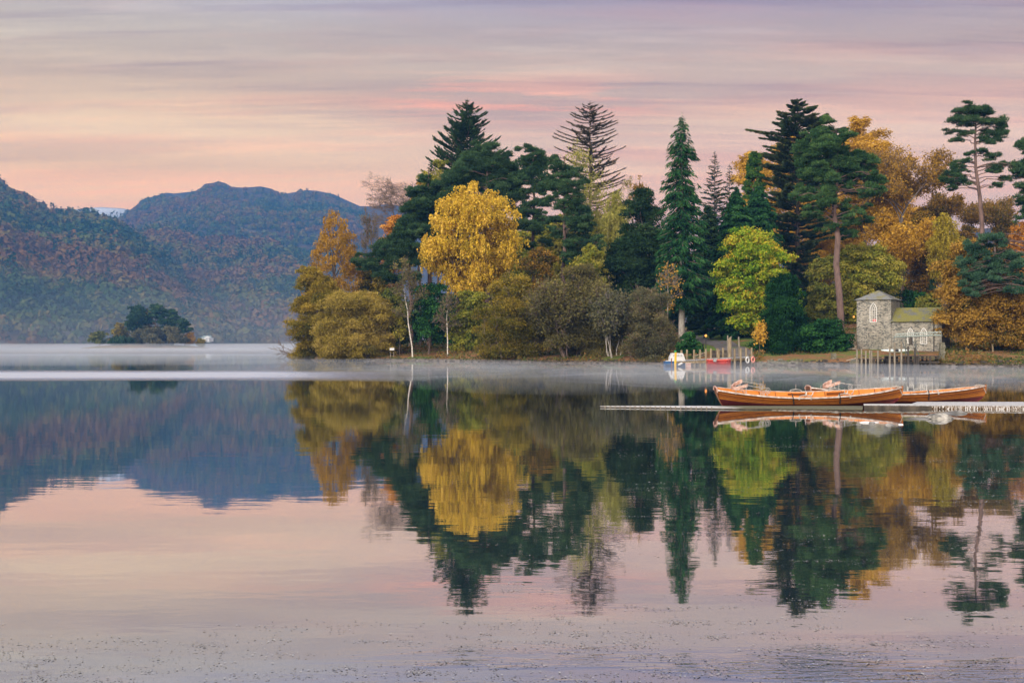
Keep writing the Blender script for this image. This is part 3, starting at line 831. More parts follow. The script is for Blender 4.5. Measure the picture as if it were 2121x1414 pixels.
def skeleton(rng, p, d, ln, r, lv, spread=.55, kids=(3, 5), up=.25, shrink=.62, out=None, tips=None, wob=.12):
    """branching skeleton: list of segments (p0,p1,r0,r1) and twig tips"""
    n = 4 if lv > 0 else 2
    pts = [np.array(p, float)]; dd = np.array(d, float)
    for k in range(n):
        dd = unit(dd + rng.normal(size=3) * wob + np.array([0, 0, up * .12]))
        pts.append(pts[-1] + dd * ln / n)
    rr = np.linspace(r, r * .55, n + 1)
    for k in range(n): out.append((pts[k], pts[k + 1], rr[k], rr[k + 1]))
    if lv == 0:
        tips.append((pts[-1], dd)); return
    for c in range(rng.integers(*kids) + 1):
        f = rng.uniform(.35, 1.0) * n; k = min(int(f), n - 1)
        q = pts[k] + (pts[k + 1] - pts[k]) * (f - k)
        side = unit(np.cross(dd, rng.normal(size=3)))
        nd = unit(dd * (1 - spread * .4) + side * spread * rng.uniform(.6, 1.4) + np.array([0, 0, up * .35]))
        skeleton(rng, q, nd, ln * shrink * rng.uniform(.75, 1.2), max(rr[k] * .6, .008), lv - 1, spread, kids, up, shrink, out, tips, wob)
    skeleton(rng, pts[-1], dd, ln * shrink, rr[-1] * .9, lv - 1, spread, kids, up, shrink, out, tips, wob)


def leader_tree(rng, g, top, sz, lean, tr, lv, hwm, segs_, tips, nbr=18, upang=.55):
    hz = top - g[2]; n = 9; t = np.linspace(0, 1, n)
    p = np.stack([g[0] + lean * t + np.cumsum(rng.normal(size=n)) * hz * .006, np.full(n, g[1]) + np.cumsum(rng.normal(size=n)) * hz * .006, g[2] + hz * t], -1)
    rr = np.linspace(tr, tr * .12, n)
    for k in range(n - 1): segs_.append((p[k], p[k + 1], rr[k], rr[k + 1]))
    for k in range(nbr):
        f = rng.uniform(sz / hz, .97); q = np.array([np.interp(f, t, p[:, j]) for j in range(3)])
        h = (f - sz / hz) / (1 - sz / hz); ln = hwm * (.35 + .9 * math.sin(min(h * .9 + .12, 1) * math.pi)) * rng.uniform(.6, 1.15)
        th = rng.uniform(0, 6.283); d = unit(np.array([math.cos(th), math.sin(th), rng.uniform(.25, 1.1) * upang * 1.6]))
        skeleton(rng, q, d, ln * .62, np.interp(f, t, rr) * .5, max(lv - 2, 1), .6, (2, 4), .3, .6, segs_, tips, .14)


def twiggy(name, label, cat, D, px, top, stem_y, bark='twig', tr=.16, seed=0, stems=1, lv=4, spread=.6, kids=(3, 5), leafk=None, perleaf=3, leaf=.15, group=None, lean=0.0, hw=None, up=.25, tips_r=.25, fan=.5, minr=.016, cj=.25, asp=.6, tmean=.5, leader=0):
    """bare or thin-leaved tree built from its branching; fitted to height and half width"""
    rng = np.random.default_rng(seed + 5000)
    root = start(name, label, cat, D, px, group)
    g = np.array(root.location); segs_, tips = [], []
    hz = Z(top, D) - g[2]; sz = max(Z(stem_y, D) - g[2], .3)
    if leader: leader_tree(rng, g, Z(top, D), sz, lean, tr, lv, W(hw, D), segs_, tips, leader)
    for s in range(0 if leader else stems):
        th = rng.uniform(0, 6.28); d0 = unit(np.array([math.cos(th) * fan * (stems > 1), math.sin(th) * fan * (stems > 1), 1.0]))
        base = g + np.array([math.cos(th), math.sin(th), 0]) * (.15 * stems if stems > 1 else 0)
        q = base + d0 * sz + np.array([lean * .4, 0, 0])
        mid = (base + q) / 2 + rng.normal(size=3) * sz * .03
        segs_ += [(base, mid, tr * 1.1, tr), (mid, q, tr, tr * .9)]
        skeleton(rng, q, unit(d0 + np.array([lean / max(hz, 1), 0, 0])), (hz - sz) * .42, tr * .85, lv, spread, kids, up, .62, segs_, tips)
    s = np.array([[*a, *b_] for a, b_, _, _ in segs_]); r0 = np.maximum([q[2] for q in segs_], minr); r1 = np.maximum([q[3] for q in segs_], minr * .8)
    T = np.array([q[0] for q in tips]); TD = np.array([q[1] for q in tips])
    # fit
    zmax = np.percentile(T[:, 2], 99) if not leader else Z(top, D); k = hz / max(zmax - g[2], .1)
    fx = k if hw is None or leader else W(hw, D) / max(np.percentile(np.abs(T[:, 0] - g[0] - lean * .5), 96), .1)
    def fit(v):
        v = v - g; h = np.clip((v[:, 2:3]) / max(zmax - g[2], .1), 0, 1); ff = 1 + (fx - 1) * np.clip(h * 2.2, 0, 1)
        return g + np.concatenate([v[:, :1] * ff, v[:, 1:2] * ff, v[:, 2:3] * k], 1)
    b = MB(); fat = r0 > tr * .35
    b.segs(fit(s[fat, :3]), fit(s[fat, 3:]), r0[fat], r1[fat]); b.mi = 1; b.segs(fit(s[~fat, :3]), fit(s[~fat, 3:]), r0[~fat], r1[~fat])
    b.build('trunk', [BARK[bark], BARK['grey' if bark == 'pale' else 'twig']], root, smooth=True)
    if leafk:
        T = fit(T); n = len(T); idx = np.repeat(np.arange(n), perleaf); N = len(idx)
        p = T[idx] - TD[idx] * rng.uniform(-.1, .8, N)[:, None] + rng.normal(size=(N, 3)) * tips_r
        a = unit(TD[idx] * .5 + rng.normal(size=(N, 3)) * .7); bb = unit(np.cross(a, rng.normal(size=(N, 3)))); sz_ = leaf * rng.uniform(.6, 1.4, N)[:, None]
        t = np.clip(tmean + fnoise(T[:, 0], T[:, 2] * 1.3 + T[:, 1], seed, 2, .5)[idx] * cj + rng.normal(size=N) * .16, 0, 1)
        b = MB(); b.leaves(p, a * sz_, bb * sz_ * asp, t); b.build('crown', L[leafk], root)
    return root
# ================================================================ the wood on the headland, from the western tip eastward
T_ = 'tree'
# ---- western tip
broad('willow_tree', 'golden olive willow leaning out over the water at the wooded tip, behind the round bush', T_, 177, 668, [(555, 618, 648), (585, 611, 680), (618, 606, 715), (650, 600, 738), (700, 594, 738), (749, 598, 738)], 'willow_gold', 120, 1.5, tr=.3, seed=1, limbs=20, twigs=160, leaf=.17, mode='spike', asp=.4, cov=1.2, wild=.7)
weeping('larch_tree', 'tall rust orange spire at the wooded tip, rising above the golden willow', T_, 190, 692, [(438, 682, 702), (460, 666, 722), (490, 650, 738), (525, 632, 752), (570, 618, 762), (650, 618, 760)], 'larch_rust', 420, 5600, 'brown', .25, 2, .13, (.35, .95), .45, .12, rc=.9, big=1.15)
broad('willow_bush', 'round yellow olive willow bush hanging to the water beside the small white sign', 'bush', 168, 735, [(612, 700, 770), (630, 680, 800), (655, 660, 815), (690, 648, 822), (720, 648, 820), (751, 652, 812)], 'willow_yel', 120, 1.3, tr=.2, seed=3, limbs=10, twigs=200, bark='twig', leaf=.15, mode='spike', asp=.42, cov=1.3, wild=.65, up=.4)
twiggy('bare_tree', 'grey leafless tree with a fine fan of twigs on the skyline beside the dark pines', T_, 215, 822, 370, 500, seed=4, hw=58, lv=5, kids=(3, 5), tr=.2, spread=.85, up=.1)
twiggy('bare_tree', 'dark leafless tree against the blue fell between the orange tree and rust spire', T_, 205, 775, 432, 560, seed=5, hw=28, lv=4, kids=(3, 5), tr=.16, leafk='brown', perleaf=1, leaf=.1)
twiggy('bare_sapling', 'thin purple brown leafless sapling just east of the rust spire', T_, 200, 742, 478, 590, seed=6, hw=20, lv=4, tr=.1, spread=.35, leader=26)
broad('maple_tree', 'orange gold maple peeping out under the dark pines beside the leafless trees', T_, 198, 812, [(447, 810, 830), (475, 790, 845), (510, 778, 845), (560, 775, 840), (620, 785, 840)], 'orange', 90, 1.0, seed=7, limbs=6)
broad('maple_tree', 'dull olive tree low behind the round yellow olive bush, under the reaching pine pads', T_, 193, 772, [(560, 755, 790), (590, 738, 812), (630, 732, 818), (690, 735, 815)], 'willow_gold', 60, 1.4, seed=72, limbs=6, tmean=.35)
# ---- pines on the western shoulder
pine('scots_pine', 'dark green pine whose lowest pads reach west over the olive willows', T_, 184, 850, 470, [(835, 510, 30), (800, 515, 28), (765, 548, 28), (738, 542, 14), (815, 535, 30), (845, 545, 26), (860, 520, 24), (795, 565, 26), (835, 490, 26), (868, 478, 22), (850, 575, 22), (820, 580, 20), (880, 540, 22)], seed=8, tr=.3, squash=.55, cov=1.4)
pine('scots_pine', 'dark blue green pine standing west of the golden birch, bulging crown', T_, 188, 888, 352, [(880, 372, 18), (905, 388, 24), (868, 400, 22), (893, 412, 30), (860, 432, 26), (895, 442, 32), (850, 458, 26), (880, 468, 30), (915, 430, 22), (920, 465, 24), (858, 480, 22), (900, 490, 26), (930, 500, 26)], seed=9, tr=.35, squash=.6, cov=1.5)
broad('maple_tree', 'yellow green maple showing between the tall fir and the dark pines', T_, 200, 905, [(332, 895, 935), (350, 878, 955), (380, 862, 955), (430, 870, 945), (520, 880, 940)], 'lime_yel', 40, 1.5, seed=10, limbs=8)
broad('maple_tree', 'small amber maple on the skyline below the little dark spruce tips', T_, 204, 870, [(366, 862, 885), (380, 852, 895), (420, 848, 895), (470, 852, 890)], 'beech_brown', 22, 1.2, seed=11, limbs=6)
conifer('spruce_tree', 'little dark spruce tip west of the tall fir, above the yellow maple', T_, 210, 893, 335, [(335, 1), (350, 9), (380, 18), (450, 30), (560, 45)], 'fir', seed=12, gap=.7, irr=.35, droop=.1, curl=.2, dens=20)
conifer('fir_tree', 'tall dark fir with ragged top, highest tree of the western half', T_, 208, 968, 203, [(203, 1), (218, 8), (232, 20), (245, 32), (262, 32), (285, 42), (310, 52), (340, 64), (400, 75), (480, 85)], 'fir', seed=13, gap=.75, perwh=7, droop=.15, curl=.28, irr=.42, dens=58, leaf=.3, tr=.42, width=.5, tilt=.8, wmax=4, lace=.3)
pine('scots_pine', 'big round topped pine directly below the tall ragged fir', T_, 184, 1010, 315, [(1012, 316, 26), (985, 330, 26), (1040, 328, 22), (965, 350, 30), (1005, 348, 34), (1045, 350, 28), (948, 375, 30), (990, 372, 36), (1035, 378, 36), (1062, 372, 20), (940, 402, 26), (1075, 395, 18), (1060, 410, 28), (1020, 405, 30), (1070, 435, 20), (955, 430, 24), (1075, 470, 20)], seed=14, tr=.4, squash=.62, cov=1.5)
weeping('birch_tree', 'great golden weeping birch glowing in front of the dark pines', T_, 172, 948, [(373, 960, 985), (395, 928, 1030), (425, 905, 1060), (455, 880, 1085), (490, 864, 1092), (530, 864, 1090), (570, 880, 1075), (605, 905, 1040), (625, 925, 1000)], 'birch_gold', 200, 8200, 'brown', .48, 15, .14, (.45, 1.35), .6, .105, rc=1.3)
pine('scots_pine', 'slim pine with stacked pads next to the birch, on its eastern side', T_, 180, 1105, 308, [(1105, 312, 18), (1085, 335, 20), (1120, 332, 22), (1105, 350, 30), (1085, 372, 24), (1128, 372, 22), (1118, 392, 24), (1090, 400, 16), (1120, 420, 20), (1095, 435, 22), (1125, 455, 20), (1100, 475, 24), (1130, 500, 18), (1095, 508, 16), (1118, 525, 18)], seed=16, tr=.3, squash=.5, cov=1.3)
pine('scots_pine', 'pine with long bare lower stem standing over the brown willows', T_, 166, 1168, 325, [(1152, 332, 15), (1160, 350, 22), (1180, 362, 24), (1150, 375, 20), (1195, 385, 20), (1165, 392, 26), (1145, 412, 16), (1190, 415, 22), (1205, 440, 22), (1170, 432, 24), (1150, 455, 18), (1215, 470, 24), (1190, 465, 28), (1222, 500, 22), (1195, 500, 26), (1160, 485, 20), (1215, 520, 24), (1180, 528, 18), (1165, 540, 12)], seed=17, tr=.3, squash=.48, cov=1.2)
# ---- the thin tall conifer and the larches
conifer('fir_tree', 'tall see-through brownish conifer with a twin tip, above the pines', T_, 205, 1222, 210, [(210, 1), (225, 17), (240, 32), (258, 44), (280, 48), (305, 62), (330, 54), (355, 62), (385, 60), (420, 62), (460, 66), (520, 70)], 'sparse', 'brown', seed=18, gap=.62, perwh=5, droop=.02, curl=.24, irr=.42, dens=27, leaf=.30, asp=.16, tr=.42, width=.26, tilt=.35)
weeping('larch_tree', 'thin lime green larch in front of the see-through conifer', T_, 192, 1195, [(282, 1180, 1198), (310, 1165, 1220), (345, 1160, 1245), (390, 1172, 1270), (440, 1185, 1285), (500, 1190, 1300)], 'larch_lime', 90, 1700, 'grey', .2, 19, .15, (.4, 1.1), .35, .2, rc=1.1)
weeping('larch_tree', 'pale yellow green larch with drooping fringe, west of the dark yew', T_, 186, 1262, [(395, 1270, 1290), (430, 1245, 1305), (470, 1235, 1310), (520, 1232, 1305), (570, 1235, 1300)], 'larch_lime', 110, 2600, 'grey', .2, 20, .15, (.6, 1.6), .38, .16, rc=1.1)
twiggy('larch_tree', 'faint half bare larch top at the skyline, its twigs nearly leafless', T_, 200, 1292, 362, 470, 'twig', .12, 21, leader=30, lv=4, hw=18, spread=.35, leafk='larch_lime', perleaf=1, leaf=.1)
weeping('birch_tree', 'small amber spire topping out just west of the great drooping conifer', T_, 190, 1324, [(362, 1318, 1330), (380, 1308, 1342), (410, 1300, 1350), (450, 1300, 1352)], 'beech_brown', 24, 700, 'brown', .15, 22, .15, (.5, 1.2), .45, .17, rc=.9)
broad('yew_tree', 'massive dark grey green yew spreading in front of the larches', T_, 168, 1318, [(392, 1318, 1345), (420, 1295, 1372), (455, 1280, 1385), (500, 1262, 1395), (550, 1245, 1400), (600, 1245, 1395), (650, 1270, 1390)], 'yew', 130, 1.6, 'brown', .45, 23, leaf=.24, asp=.3, mode='spike', up=-.15, wild=.5, cov=1.25, squash=.6, under=-.6)
conifer('hemlock_tree', 'great drooping dark green conifer with pale stem foot, by the landing stage', T_, 158, 1412, 232, [(232, 1), (250, 10), (275, 18), (300, 25), (335, 29), (380, 35), (430, 41), (480, 46), (540, 52), (590, 54), (625, 38)], 'spruce', 'pale', seed=24, gap=.55, perwh=8, droop=-.28, curl=-.02, irr=.42, dens=44, leaf=.32, asp=.18, hang=.55, tilt=.9, tr=.42, width=.6, lace=.62)
conifer('spruce_tree', 'slender grey spruce, the taller of the two thin spires', T_, 196, 1480, 313, [(313, 1), (330, 7), (350, 11), (375, 18), (400, 25), (440, 33), (500, 40), (580, 46)], 'fir', seed=25, gap=.62, perwh=6, droop=.05, curl=.12, irr=.14, dens=22, leaf=.24, asp=.22, tr=.2, width=.35)
conifer('spruce_tree', 'slender grey spruce, the shorter of the two thin spires', T_, 200, 1511, 338, [(338, 1), (355, 7), (375, 11), (400, 16), (440, 24), (520, 34)], 'fir', seed=26, gap=.6, perwh=6, droop=.08, curl=.12, irr=.14, dens=22, leaf=.22, asp=.22, tr=.18, width=.35)
conifer('cypress_tree', 'dense dark green cone filling in between the thin spires and clipped column', T_, 166, 1525, 385, [(385, 2), (410, 14), (450, 28), (500, 40), (560, 50), (620, 56), (690, 50)], 'spruce', 'brown', seed=27, gap=.42, perwh=9, droop=.25, curl=-.35, irr=.2, dens=60, leaf=.26, asp=.28, hang=.3, tilt=1.0, width=.7)
conifer('spruce_tree', 'dark shaded spruce behind the drooping conifer, down to the lawn', T_, 176, 1468, 420, [(420, 6), (470, 26), (540, 42), (620, 48), (690, 46)], 'yew', 'brown', seed=28, gap=.55, perwh=8, droop=-.15, curl=.05, irr=.2, dens=46, leaf=.3, asp=.26, hang=.3, tilt=.9, width=.55)
broad('cypress_tree', 'bright green columnar cypress with a flat top, like a clipped column', T_, 190, 1562, [(316, 1552, 1575), (330, 1546, 1580), (360, 1542, 1584), (400, 1538, 1588), (450, 1536, 1590), (520, 1536, 1592)], 'cypress', 420, .6, 'brown', .2, 29, limbs=4, big=1.0, leaf=.17, asp=.4, mode='spike', up=1.0, cov=1.4, squash=1.1, wild=.45, shell=.7)
conifer('cypress_tree', 'deep green cone leaning against the foot of the clipped column', T_, 178, 1572, 380, [(380, 3), (405, 16), (440, 28), (490, 38), (560, 46), (640, 48)], 'spruce', 'brown', seed=30, gap=.42, perwh=9, droop=.2, curl=-.3, irr=.2, dens=58, leaf=.26, asp=.28, hang=.3, tilt=1.0, width=.7)
broad('lime_tree', 'gold tree peeping out both sides of the clipped cypress column', T_, 215, 1555, [(322, 1530, 1560), (345, 1515, 1600), (380, 1512, 1625), (430, 1515, 1640), (500, 1520, 1640)], 'maple_gold', 55, 1.6, seed=31, limbs=10, cov=.8)
broad('lime_tree', 'amber tree glowing through the gaps of the layered cedar', T_, 210, 1640, [(285, 1620, 1650), (320, 1600, 1690), (380, 1592, 1720), (460, 1590, 1730), (560, 1600, 1730)], 'maple_gold', 80, 1.8, seed=32, limbs=10, cov=.75)
# ---- cedar, big pine and gold canopy behind the boathouse
conifer('cedar_tree', 'dark cedar with flat tiered branches, tallest tree of the eastern half', T_, 186, 1652, 205, [(205, 2), (215, 18), (232, 38), (248, 34), (262, 62), (285, 84), (305, 60), (330, 66), (380, 66), (430, 62), (490, 62), (560, 60), (620, 50)], 'cedar', 'brown', seed=33, gap=.7, perwh=6, droop=.10, curl=.10, irr=.42, dens=95, leaf=.27, asp=.26, tr=.5, width=.42, wmax=5.5, tilt=.75, rad_bare=.25, hang=.12)
pine('scots_pine', 'big spreading pine with tall straight bare stem beside the boathouse', T_, 152, 1740, 275, [(1705, 275, 24), (1690, 292, 24), (1725, 290, 22), (1672, 312, 26), (1705, 310, 32), (1740, 312, 22), (1670, 335, 24), (1700, 338, 30), (1735, 340, 30), (1772, 325, 28), (1795, 340, 26), (1668, 362, 22), (1705, 368, 30), (1745, 368, 30), (1785, 362, 32), (1815, 375, 22), (1672, 392, 22), (1700, 398, 26), (1765, 392, 24), (1805, 398, 24), (1822, 388, 14), (1668, 412, 20), (1700, 425, 26), (1750, 425, 20), (1685, 448, 20), (1775, 440, 18), (1740, 445, 22), (1755, 462, 18), (1790, 455, 18), (1720, 470, 16), (1765, 482, 20), (1740, 492, 14)], 'pine_bright', seed=34, tr=.42, squash=.5, cov=1.25, lean=-.45, depth=1.0)
broad('lime_tree', 'big orange gold tree on the skyline behind the spreading pine', T_, 200, 1790, [(250, 1765, 1785), (262, 1742, 1805), (285, 1735, 1830), (315, 1735, 1850), (350, 1740, 1862), (410, 1745, 1870), (480, 1740, 1870)], 'maple_gold', 100, 1.7, seed=35, limbs=18, cov=.85, leaf=.18)
twiggy('beech_tree', 'half bare beech with dark forking limbs and thin amber leaf', T_, 186, 1830, 306, 520, 'grey', .34, 36, lv=5, hw=100, spread=.62, kids=(3, 5), leafk='beech_brown', perleaf=5, leaf=.17, tips_r=.32, lean=3.0, minr=.022, tmean=.6)
twiggy('beech_tree', 'open gold leaved tree behind the boathouse chimney', T_, 176, 1868, 440, 600, 'brown', .22, 37, lv=5, hw=55, spread=.6, kids=(3, 4), leafk='maple_gold', perleaf=6, leaf=.17, tips_r=.35, tmean=.45)
broad('beech_tree', 'copper brown tree standing in shade between boathouse and yellow spire', T_, 180, 1900, [(440, 1895, 1930), (480, 1870, 1945), (540, 1865, 1950), (600, 1868, 1945), (650, 1880, 1940)], 'beech_brown', 70, 1.4, seed=38, cov=.85, tmean=.35)
twiggy('beech_tree', 'thin bronze tree with fine bare twigs behind the tall lean pine', T_, 200, 1965, 402, 520, 'twig', .2, 39, lv=5, hw=60, spread=.55, kids=(3, 4), leafk='beech_brown', perleaf=4, leaf=.15, tmean=.4)
twiggy('beech_tree', 'bronze thin crowned tree just beneath the long arm of the lean pine', T_, 204, 2060, 405, 520, 'twig', .2, 40, lv=5, hw=60, spread=.55, kids=(3, 4), leafk='beech_brown', perleaf=4, leaf=.15, tmean=.35)
weeping('birch_tree', 'bright yellow feathery spire between the copper tree and tall lean pine', T_, 172, 1955, [(440, 1948, 1962), (465, 1935, 1978), (500, 1925, 1995), (540, 1925, 2002), (580, 1928, 2000)], 'spire_yel', 120, 3000, 'brown', .2, 41, .15, (.5, 1.4), .4, .14, rc=1.0)
pine('scots_pine', 'tall lean pine with open umbrella crown standing clear on the skyline', T_, 160, 2040, 235, [(1985, 232, 22), (2010, 232, 26), (2035, 234, 24), (2062, 250, 22), (2078, 262, 18), (1982, 250, 22), (2005, 252, 26), (2040, 256, 20), (1975, 270, 16), (2000, 275, 20), (2055, 275, 22), (2080, 278, 14), (2040, 288, 18), (2065, 290, 14), (1982, 290, 16), (2035, 312, 16), (2060, 322, 20), (2010, 318, 8), (2000, 332, 16), (1990, 345, 18), (1975, 360, 22), (1958, 375, 16), (1985, 378, 20), (2005, 352, 10), (2068, 345, 22), (2095, 345, 18), (2055, 355, 16), (1968, 388, 12), (2060, 385, 14), (2085, 372, 14)], 'pine', seed=42, tr=.36, squash=.42, cov=1.0, fluff=.45, lean=-1.1, asp=.18)
pine('scots_pine', 'dark pine cut by the picture edge, beside the tall lean pine', T_, 156, 2150, 280, [(2122, 300, 18), (2145, 290, 26), (2115, 350, 18), (2140, 345, 30), (2118, 385, 16), (2150, 390, 30), (2120, 412, 18), (2145, 435, 26), (2118, 452, 14)], 'pine', seed=43, tr=.35, squash=.5)
broad('maple_tree', 'flaming orange maple behind the blue green pine, at the picture edge', T_, 170, 2118, [(462, 2105, 2140), (490, 2090, 2165), (530, 2085, 2170), (580, 2090, 2170), (640, 2100, 2160)], 'orange', 55, 1.4, seed=44)
pine('scots_pine', 'low spreading blue green pine over the copper beech by the fence', T_, 129, 2150, 480, [(2045, 497, 26), (2075, 500, 18), (2020, 508, 20), (2035, 525, 26), (2010, 545, 24), (2050, 548, 28), (1995, 562, 16), (2095, 530, 22), (2110, 545, 26), (2085, 555, 26), (2030, 572, 24), (2062, 575, 24), (2005, 590, 16), (2105, 580, 24), (2025, 598, 18), (2080, 600, 20), (2120, 600, 18), (2010, 608, 10)], 'pine_blue', seed=45, tr=.28, squash=.5, cov=1.3, lean=-.8)
broad('beech_tree', 'copper gold beech drooping to the bank at the east end of the boathouse', T_, 134, 2035, [(505, 1985, 2040), (540, 1950, 2070), (580, 1932, 2100), (620, 1928, 2130), (660, 1932, 2150), (695, 1945, 2160), (730, 1965, 2150)], 'beech_brown', 150, 1.15, 'grey', .3, 46, limbs=20, leaf=.15, cov=.95, shell=.65, tmean=.55)
broad('beech_tree', 'bronze leaved tree cut by the picture edge above the wire fence', T_, 140, 2140, [(590, 2110, 2180), (630, 2090, 2190), (680, 2088, 2190), (720, 2100, 2190)], 'beech_brown', 60, 1.1, 'grey', .2, 47, leaf=.15, cov=.9, tmean=.45)
broad('holly_tree', 'black green holly hollow under the drooping copper beech', T_, 140, 2045, [(640, 2030, 2070), (680, 2015, 2080), (745, 2015, 2080)], 'yew', 40, 1.0, 'brown', .15, 48, limbs=4, cov=1.3)
# ---- around the lawn and boathouse
broad('oak_tree', 'bright lime and yellow oak with billowing crown behind the landing stage', T_, 148, 1585, [(475, 1535, 1570), (500, 1505, 1605), (530, 1490, 1630), (565, 1480, 1640), (600, 1475, 1650), (640, 1482, 1655), (680, 1500, 1650), (705, 1530, 1640)], 'oak_lime', 150, 1.35, 'brown', .4, 49, limbs=22, leaf=.17, cov=1.15, shell=.6, under=-.25)
broad('yew_tree', 'dense black green yew dome in front of the lime oak', T_, 140, 1622, [(572, 1608, 1640), (600, 1590, 1660), (640, 1575, 1672), (690, 1565, 1680), (735, 1565, 1685)], 'holly', 110, 1.0, 'brown', .25, 50, limbs=6, leaf=.17, asp=.35, mode='spike', cov=1.4, up=.1, under=-.7, tmean=.3)
twiggy('maple_sapling', 'tiny bright yellow sapling against the black green yew', T_, 138, 1571, 672, 712, 'brown', .05, 51, leader=22, lv=3, hw=16, leafk='maple_gold', perleaf=7, leaf=.13, tmean=.6)
broad('laurel_bush', 'low glossy dark laurel at the foot of the big bare stemmed pine', 'bush', 138, 1715, [(664, 1685, 1740), (680, 1665, 1752), (705, 1655, 1758), (735, 1655, 1758)], 'holly', 60, .85, 'brown', .08, 52, limbs=4, leaf=.16, cov=1.3, up=.4)
broad('maple_tree', 'yellow green rounded tree behind the boathouse tower roof', T_, 158, 1800, [(515, 1780, 1820), (535, 1745, 1850), (565, 1722, 1866), (600, 1715, 1872), (640, 1718, 1868), (680, 1730, 1850)], 'lime_yel', 110, 1.3, 'brown', .25, 53, limbs=14, leaf=.17, cov=1.05, shell=.6)
broad('maple_tree', 'mid green rounded tree west of the big bare stem, behind the laurel', T_, 156, 1695, [(535, 1685, 1725), (565, 1665, 1740), (600, 1660, 1742), (650, 1665, 1742), (690, 1672, 1738)], 'olive_green', 70, 1.2, 'brown', .2, 54, limbs=10, leaf=.17, cov=1.0)
broad('elder_bush', 'pale green bush leaning over the mossy boathouse roof', 'bush', 141.5, 1922, [(612, 1912, 1935), (628, 1900, 1948), (645, 1896, 1950), (668, 1905, 1952)], 'olive_green', 34, .75, 'brown', .08, 55, limbs=6, leaf=.14, cov=1.1, tmean=.6)
broad('holly_tree', 'dark thicket tree in shade behind the boathouse wing', T_, 158, 1890, [(600, 1870, 1920), (630, 1862, 1935), (700, 1862, 1935)], 'holly', 46, 1.1, 'brown', .15, 56, limbs=4, tmean=.25)
# ---- lakeside willows and scrub, centre
broad('willow_bush', 'tall olive willow bush nearest the birch, greenish yellow along its top', 'bush', 152, 1058, [(585, 1025, 1085), (605, 1000, 1112), (640, 985, 1125), (690, 985, 1130), (752, 985, 1130)], 'willow_gold', 90, 1.35, 'twig', .14, 57, limbs=16, twigs=420, frill=.3, leaf=.14, mode='spike', asp=.4, cov=1.0, tmean=.38)
twiggy('alder_bush', 'brown grey twiggy bush in the middle of the lakeside scrub', 'bush', 148.5, 1180, 585, 715, 'twig', .10, 58, stems=7, lv=4, hw=78, spread=.6, kids=(3, 5), leafk='brown', perleaf=5, leaf=.14, tips_r=.4, fan=.55, minr=.02)
broad('alder_bush', 'dull brown olive bush between the greenish willow bush and grey willow', 'bush', 150, 1205, [(562, 1185, 1235), (590, 1150, 1262), (630, 1128, 1282), (690, 1122, 1290), (754, 1122, 1292)], 'brown', 90, 1.4, 'twig', .12, 59, limbs=14, twigs=420, frill=.3, leaf=.14, mode='spike', asp=.4, cov=.9, tmean=.6)
broad('willow_bush', 'grey olive willow nearest the cabin boat', 'bush', 142.5, 1340, [(600, 1325, 1365), (625, 1305, 1385), (660, 1292, 1396), (700, 1288, 1400), (757, 1286, 1394)], 'grey_olive', 80, 1.2, 'twig', .12, 60, limbs=14, twigs=420, frill=.3, leaf=.14, mode='spike', asp=.4, cov=.95, tmean=.6)
twiggy('willow_bush', 'pale stemmed scrub willow filling the dark hollow beside the grey olive willow', 'bush', 145, 1275, 610, 725, 'pale', .07, 61, stems=6, lv=4, hw=45, spread=.6, kids=(3, 5), leafk='grey_olive', perleaf=4, leaf=.14, tips_r=.4, minr=.018)
broad('maple_tree', 'rusty brown small tree between the golden birch and the slim pine stem', T_, 164, 1112, [(518, 1100, 1130), (540, 1082, 1150), (575, 1078, 1160), (620, 1082, 1158)], 'beech_brown', 46, 1.3, 'brown', .15, 62, limbs=8, mode='spike', leaf=.15, tmean=.3)
broad('maple_tree', 'yellow green small tree east of the long stemmed pine, over the scrub', T_, 163, 1215, [(510, 1205, 1235), (535, 1190, 1255), (570, 1182, 1262), (620, 1190, 1262)], 'lime_yel', 44, 1.2, 'brown', .15, 63, limbs=8, leaf=.16, cov=.9)
broad('holly_tree', 'deep green holly between the two white birch stems', T_, 168, 888, [(592, 865, 920), (620, 850, 945), (660, 845, 950), (720, 850, 945)], 'holly', 70, 1.3, 'brown', .15, 64, limbs=5, leaf=.18, tmean=.55)
broad('maple_tree', 'olive yellow low tree beneath the golden birch', T_, 166, 975, [(605, 950, 1000), (635, 935, 1015), (680, 930, 1010), (735, 940, 1005)], 'lime_yel', 55, 1.3, 'brown', .12, 65, limbs=6, tmean=.35)
twiggy('birch_tree', 'white birch stem with a few brown twigs nearest the small sign', T_, 165, 856, 545, 660, 'birch', .11, 66, leader=22, lv=4, hw=42, spread=.5, leafk='brown', perleaf=3, leaf=.13, lean=-1.5)
twiggy('birch_tree', 'white birch stem in front of the trunk of the golden birch', T_, 163, 929, 610, 690, 'birch', .10, 67, leader=22, lv=4, hw=30, spread=.55, leafk='brown', perleaf=1, leaf=.12)
twiggy('maple_sapling', 'yellow leaved sapling beside the small white sign', T_, 167, 828, 638, 700, 'brown', .06, 68, leader=22, lv=3, hw=26, leafk='lime_yel', perleaf=8, leaf=.16, tmean=.75)
twiggy('ash_tree', 'pale stemmed young tree with amber leaves at its top, before the dark yew', T_, 152, 1380, 548, 640, 'pale', .09, 69, leader=20, lv=4, hw=30, spread=.6, kids=(3, 4), leafk='beech_brown', perleaf=1, leaf=.15, tmean=.7)
broad('rhododendron_bush', 'small dark green bush on the bank above the cabin boat', 'bush', 137.5, 1424, [(692, 1410, 1440), (708, 1398, 1452), (735, 1396, 1455)], 'holly', 34, .75, 'brown', .06, 70, limbs=3, leaf=.15)
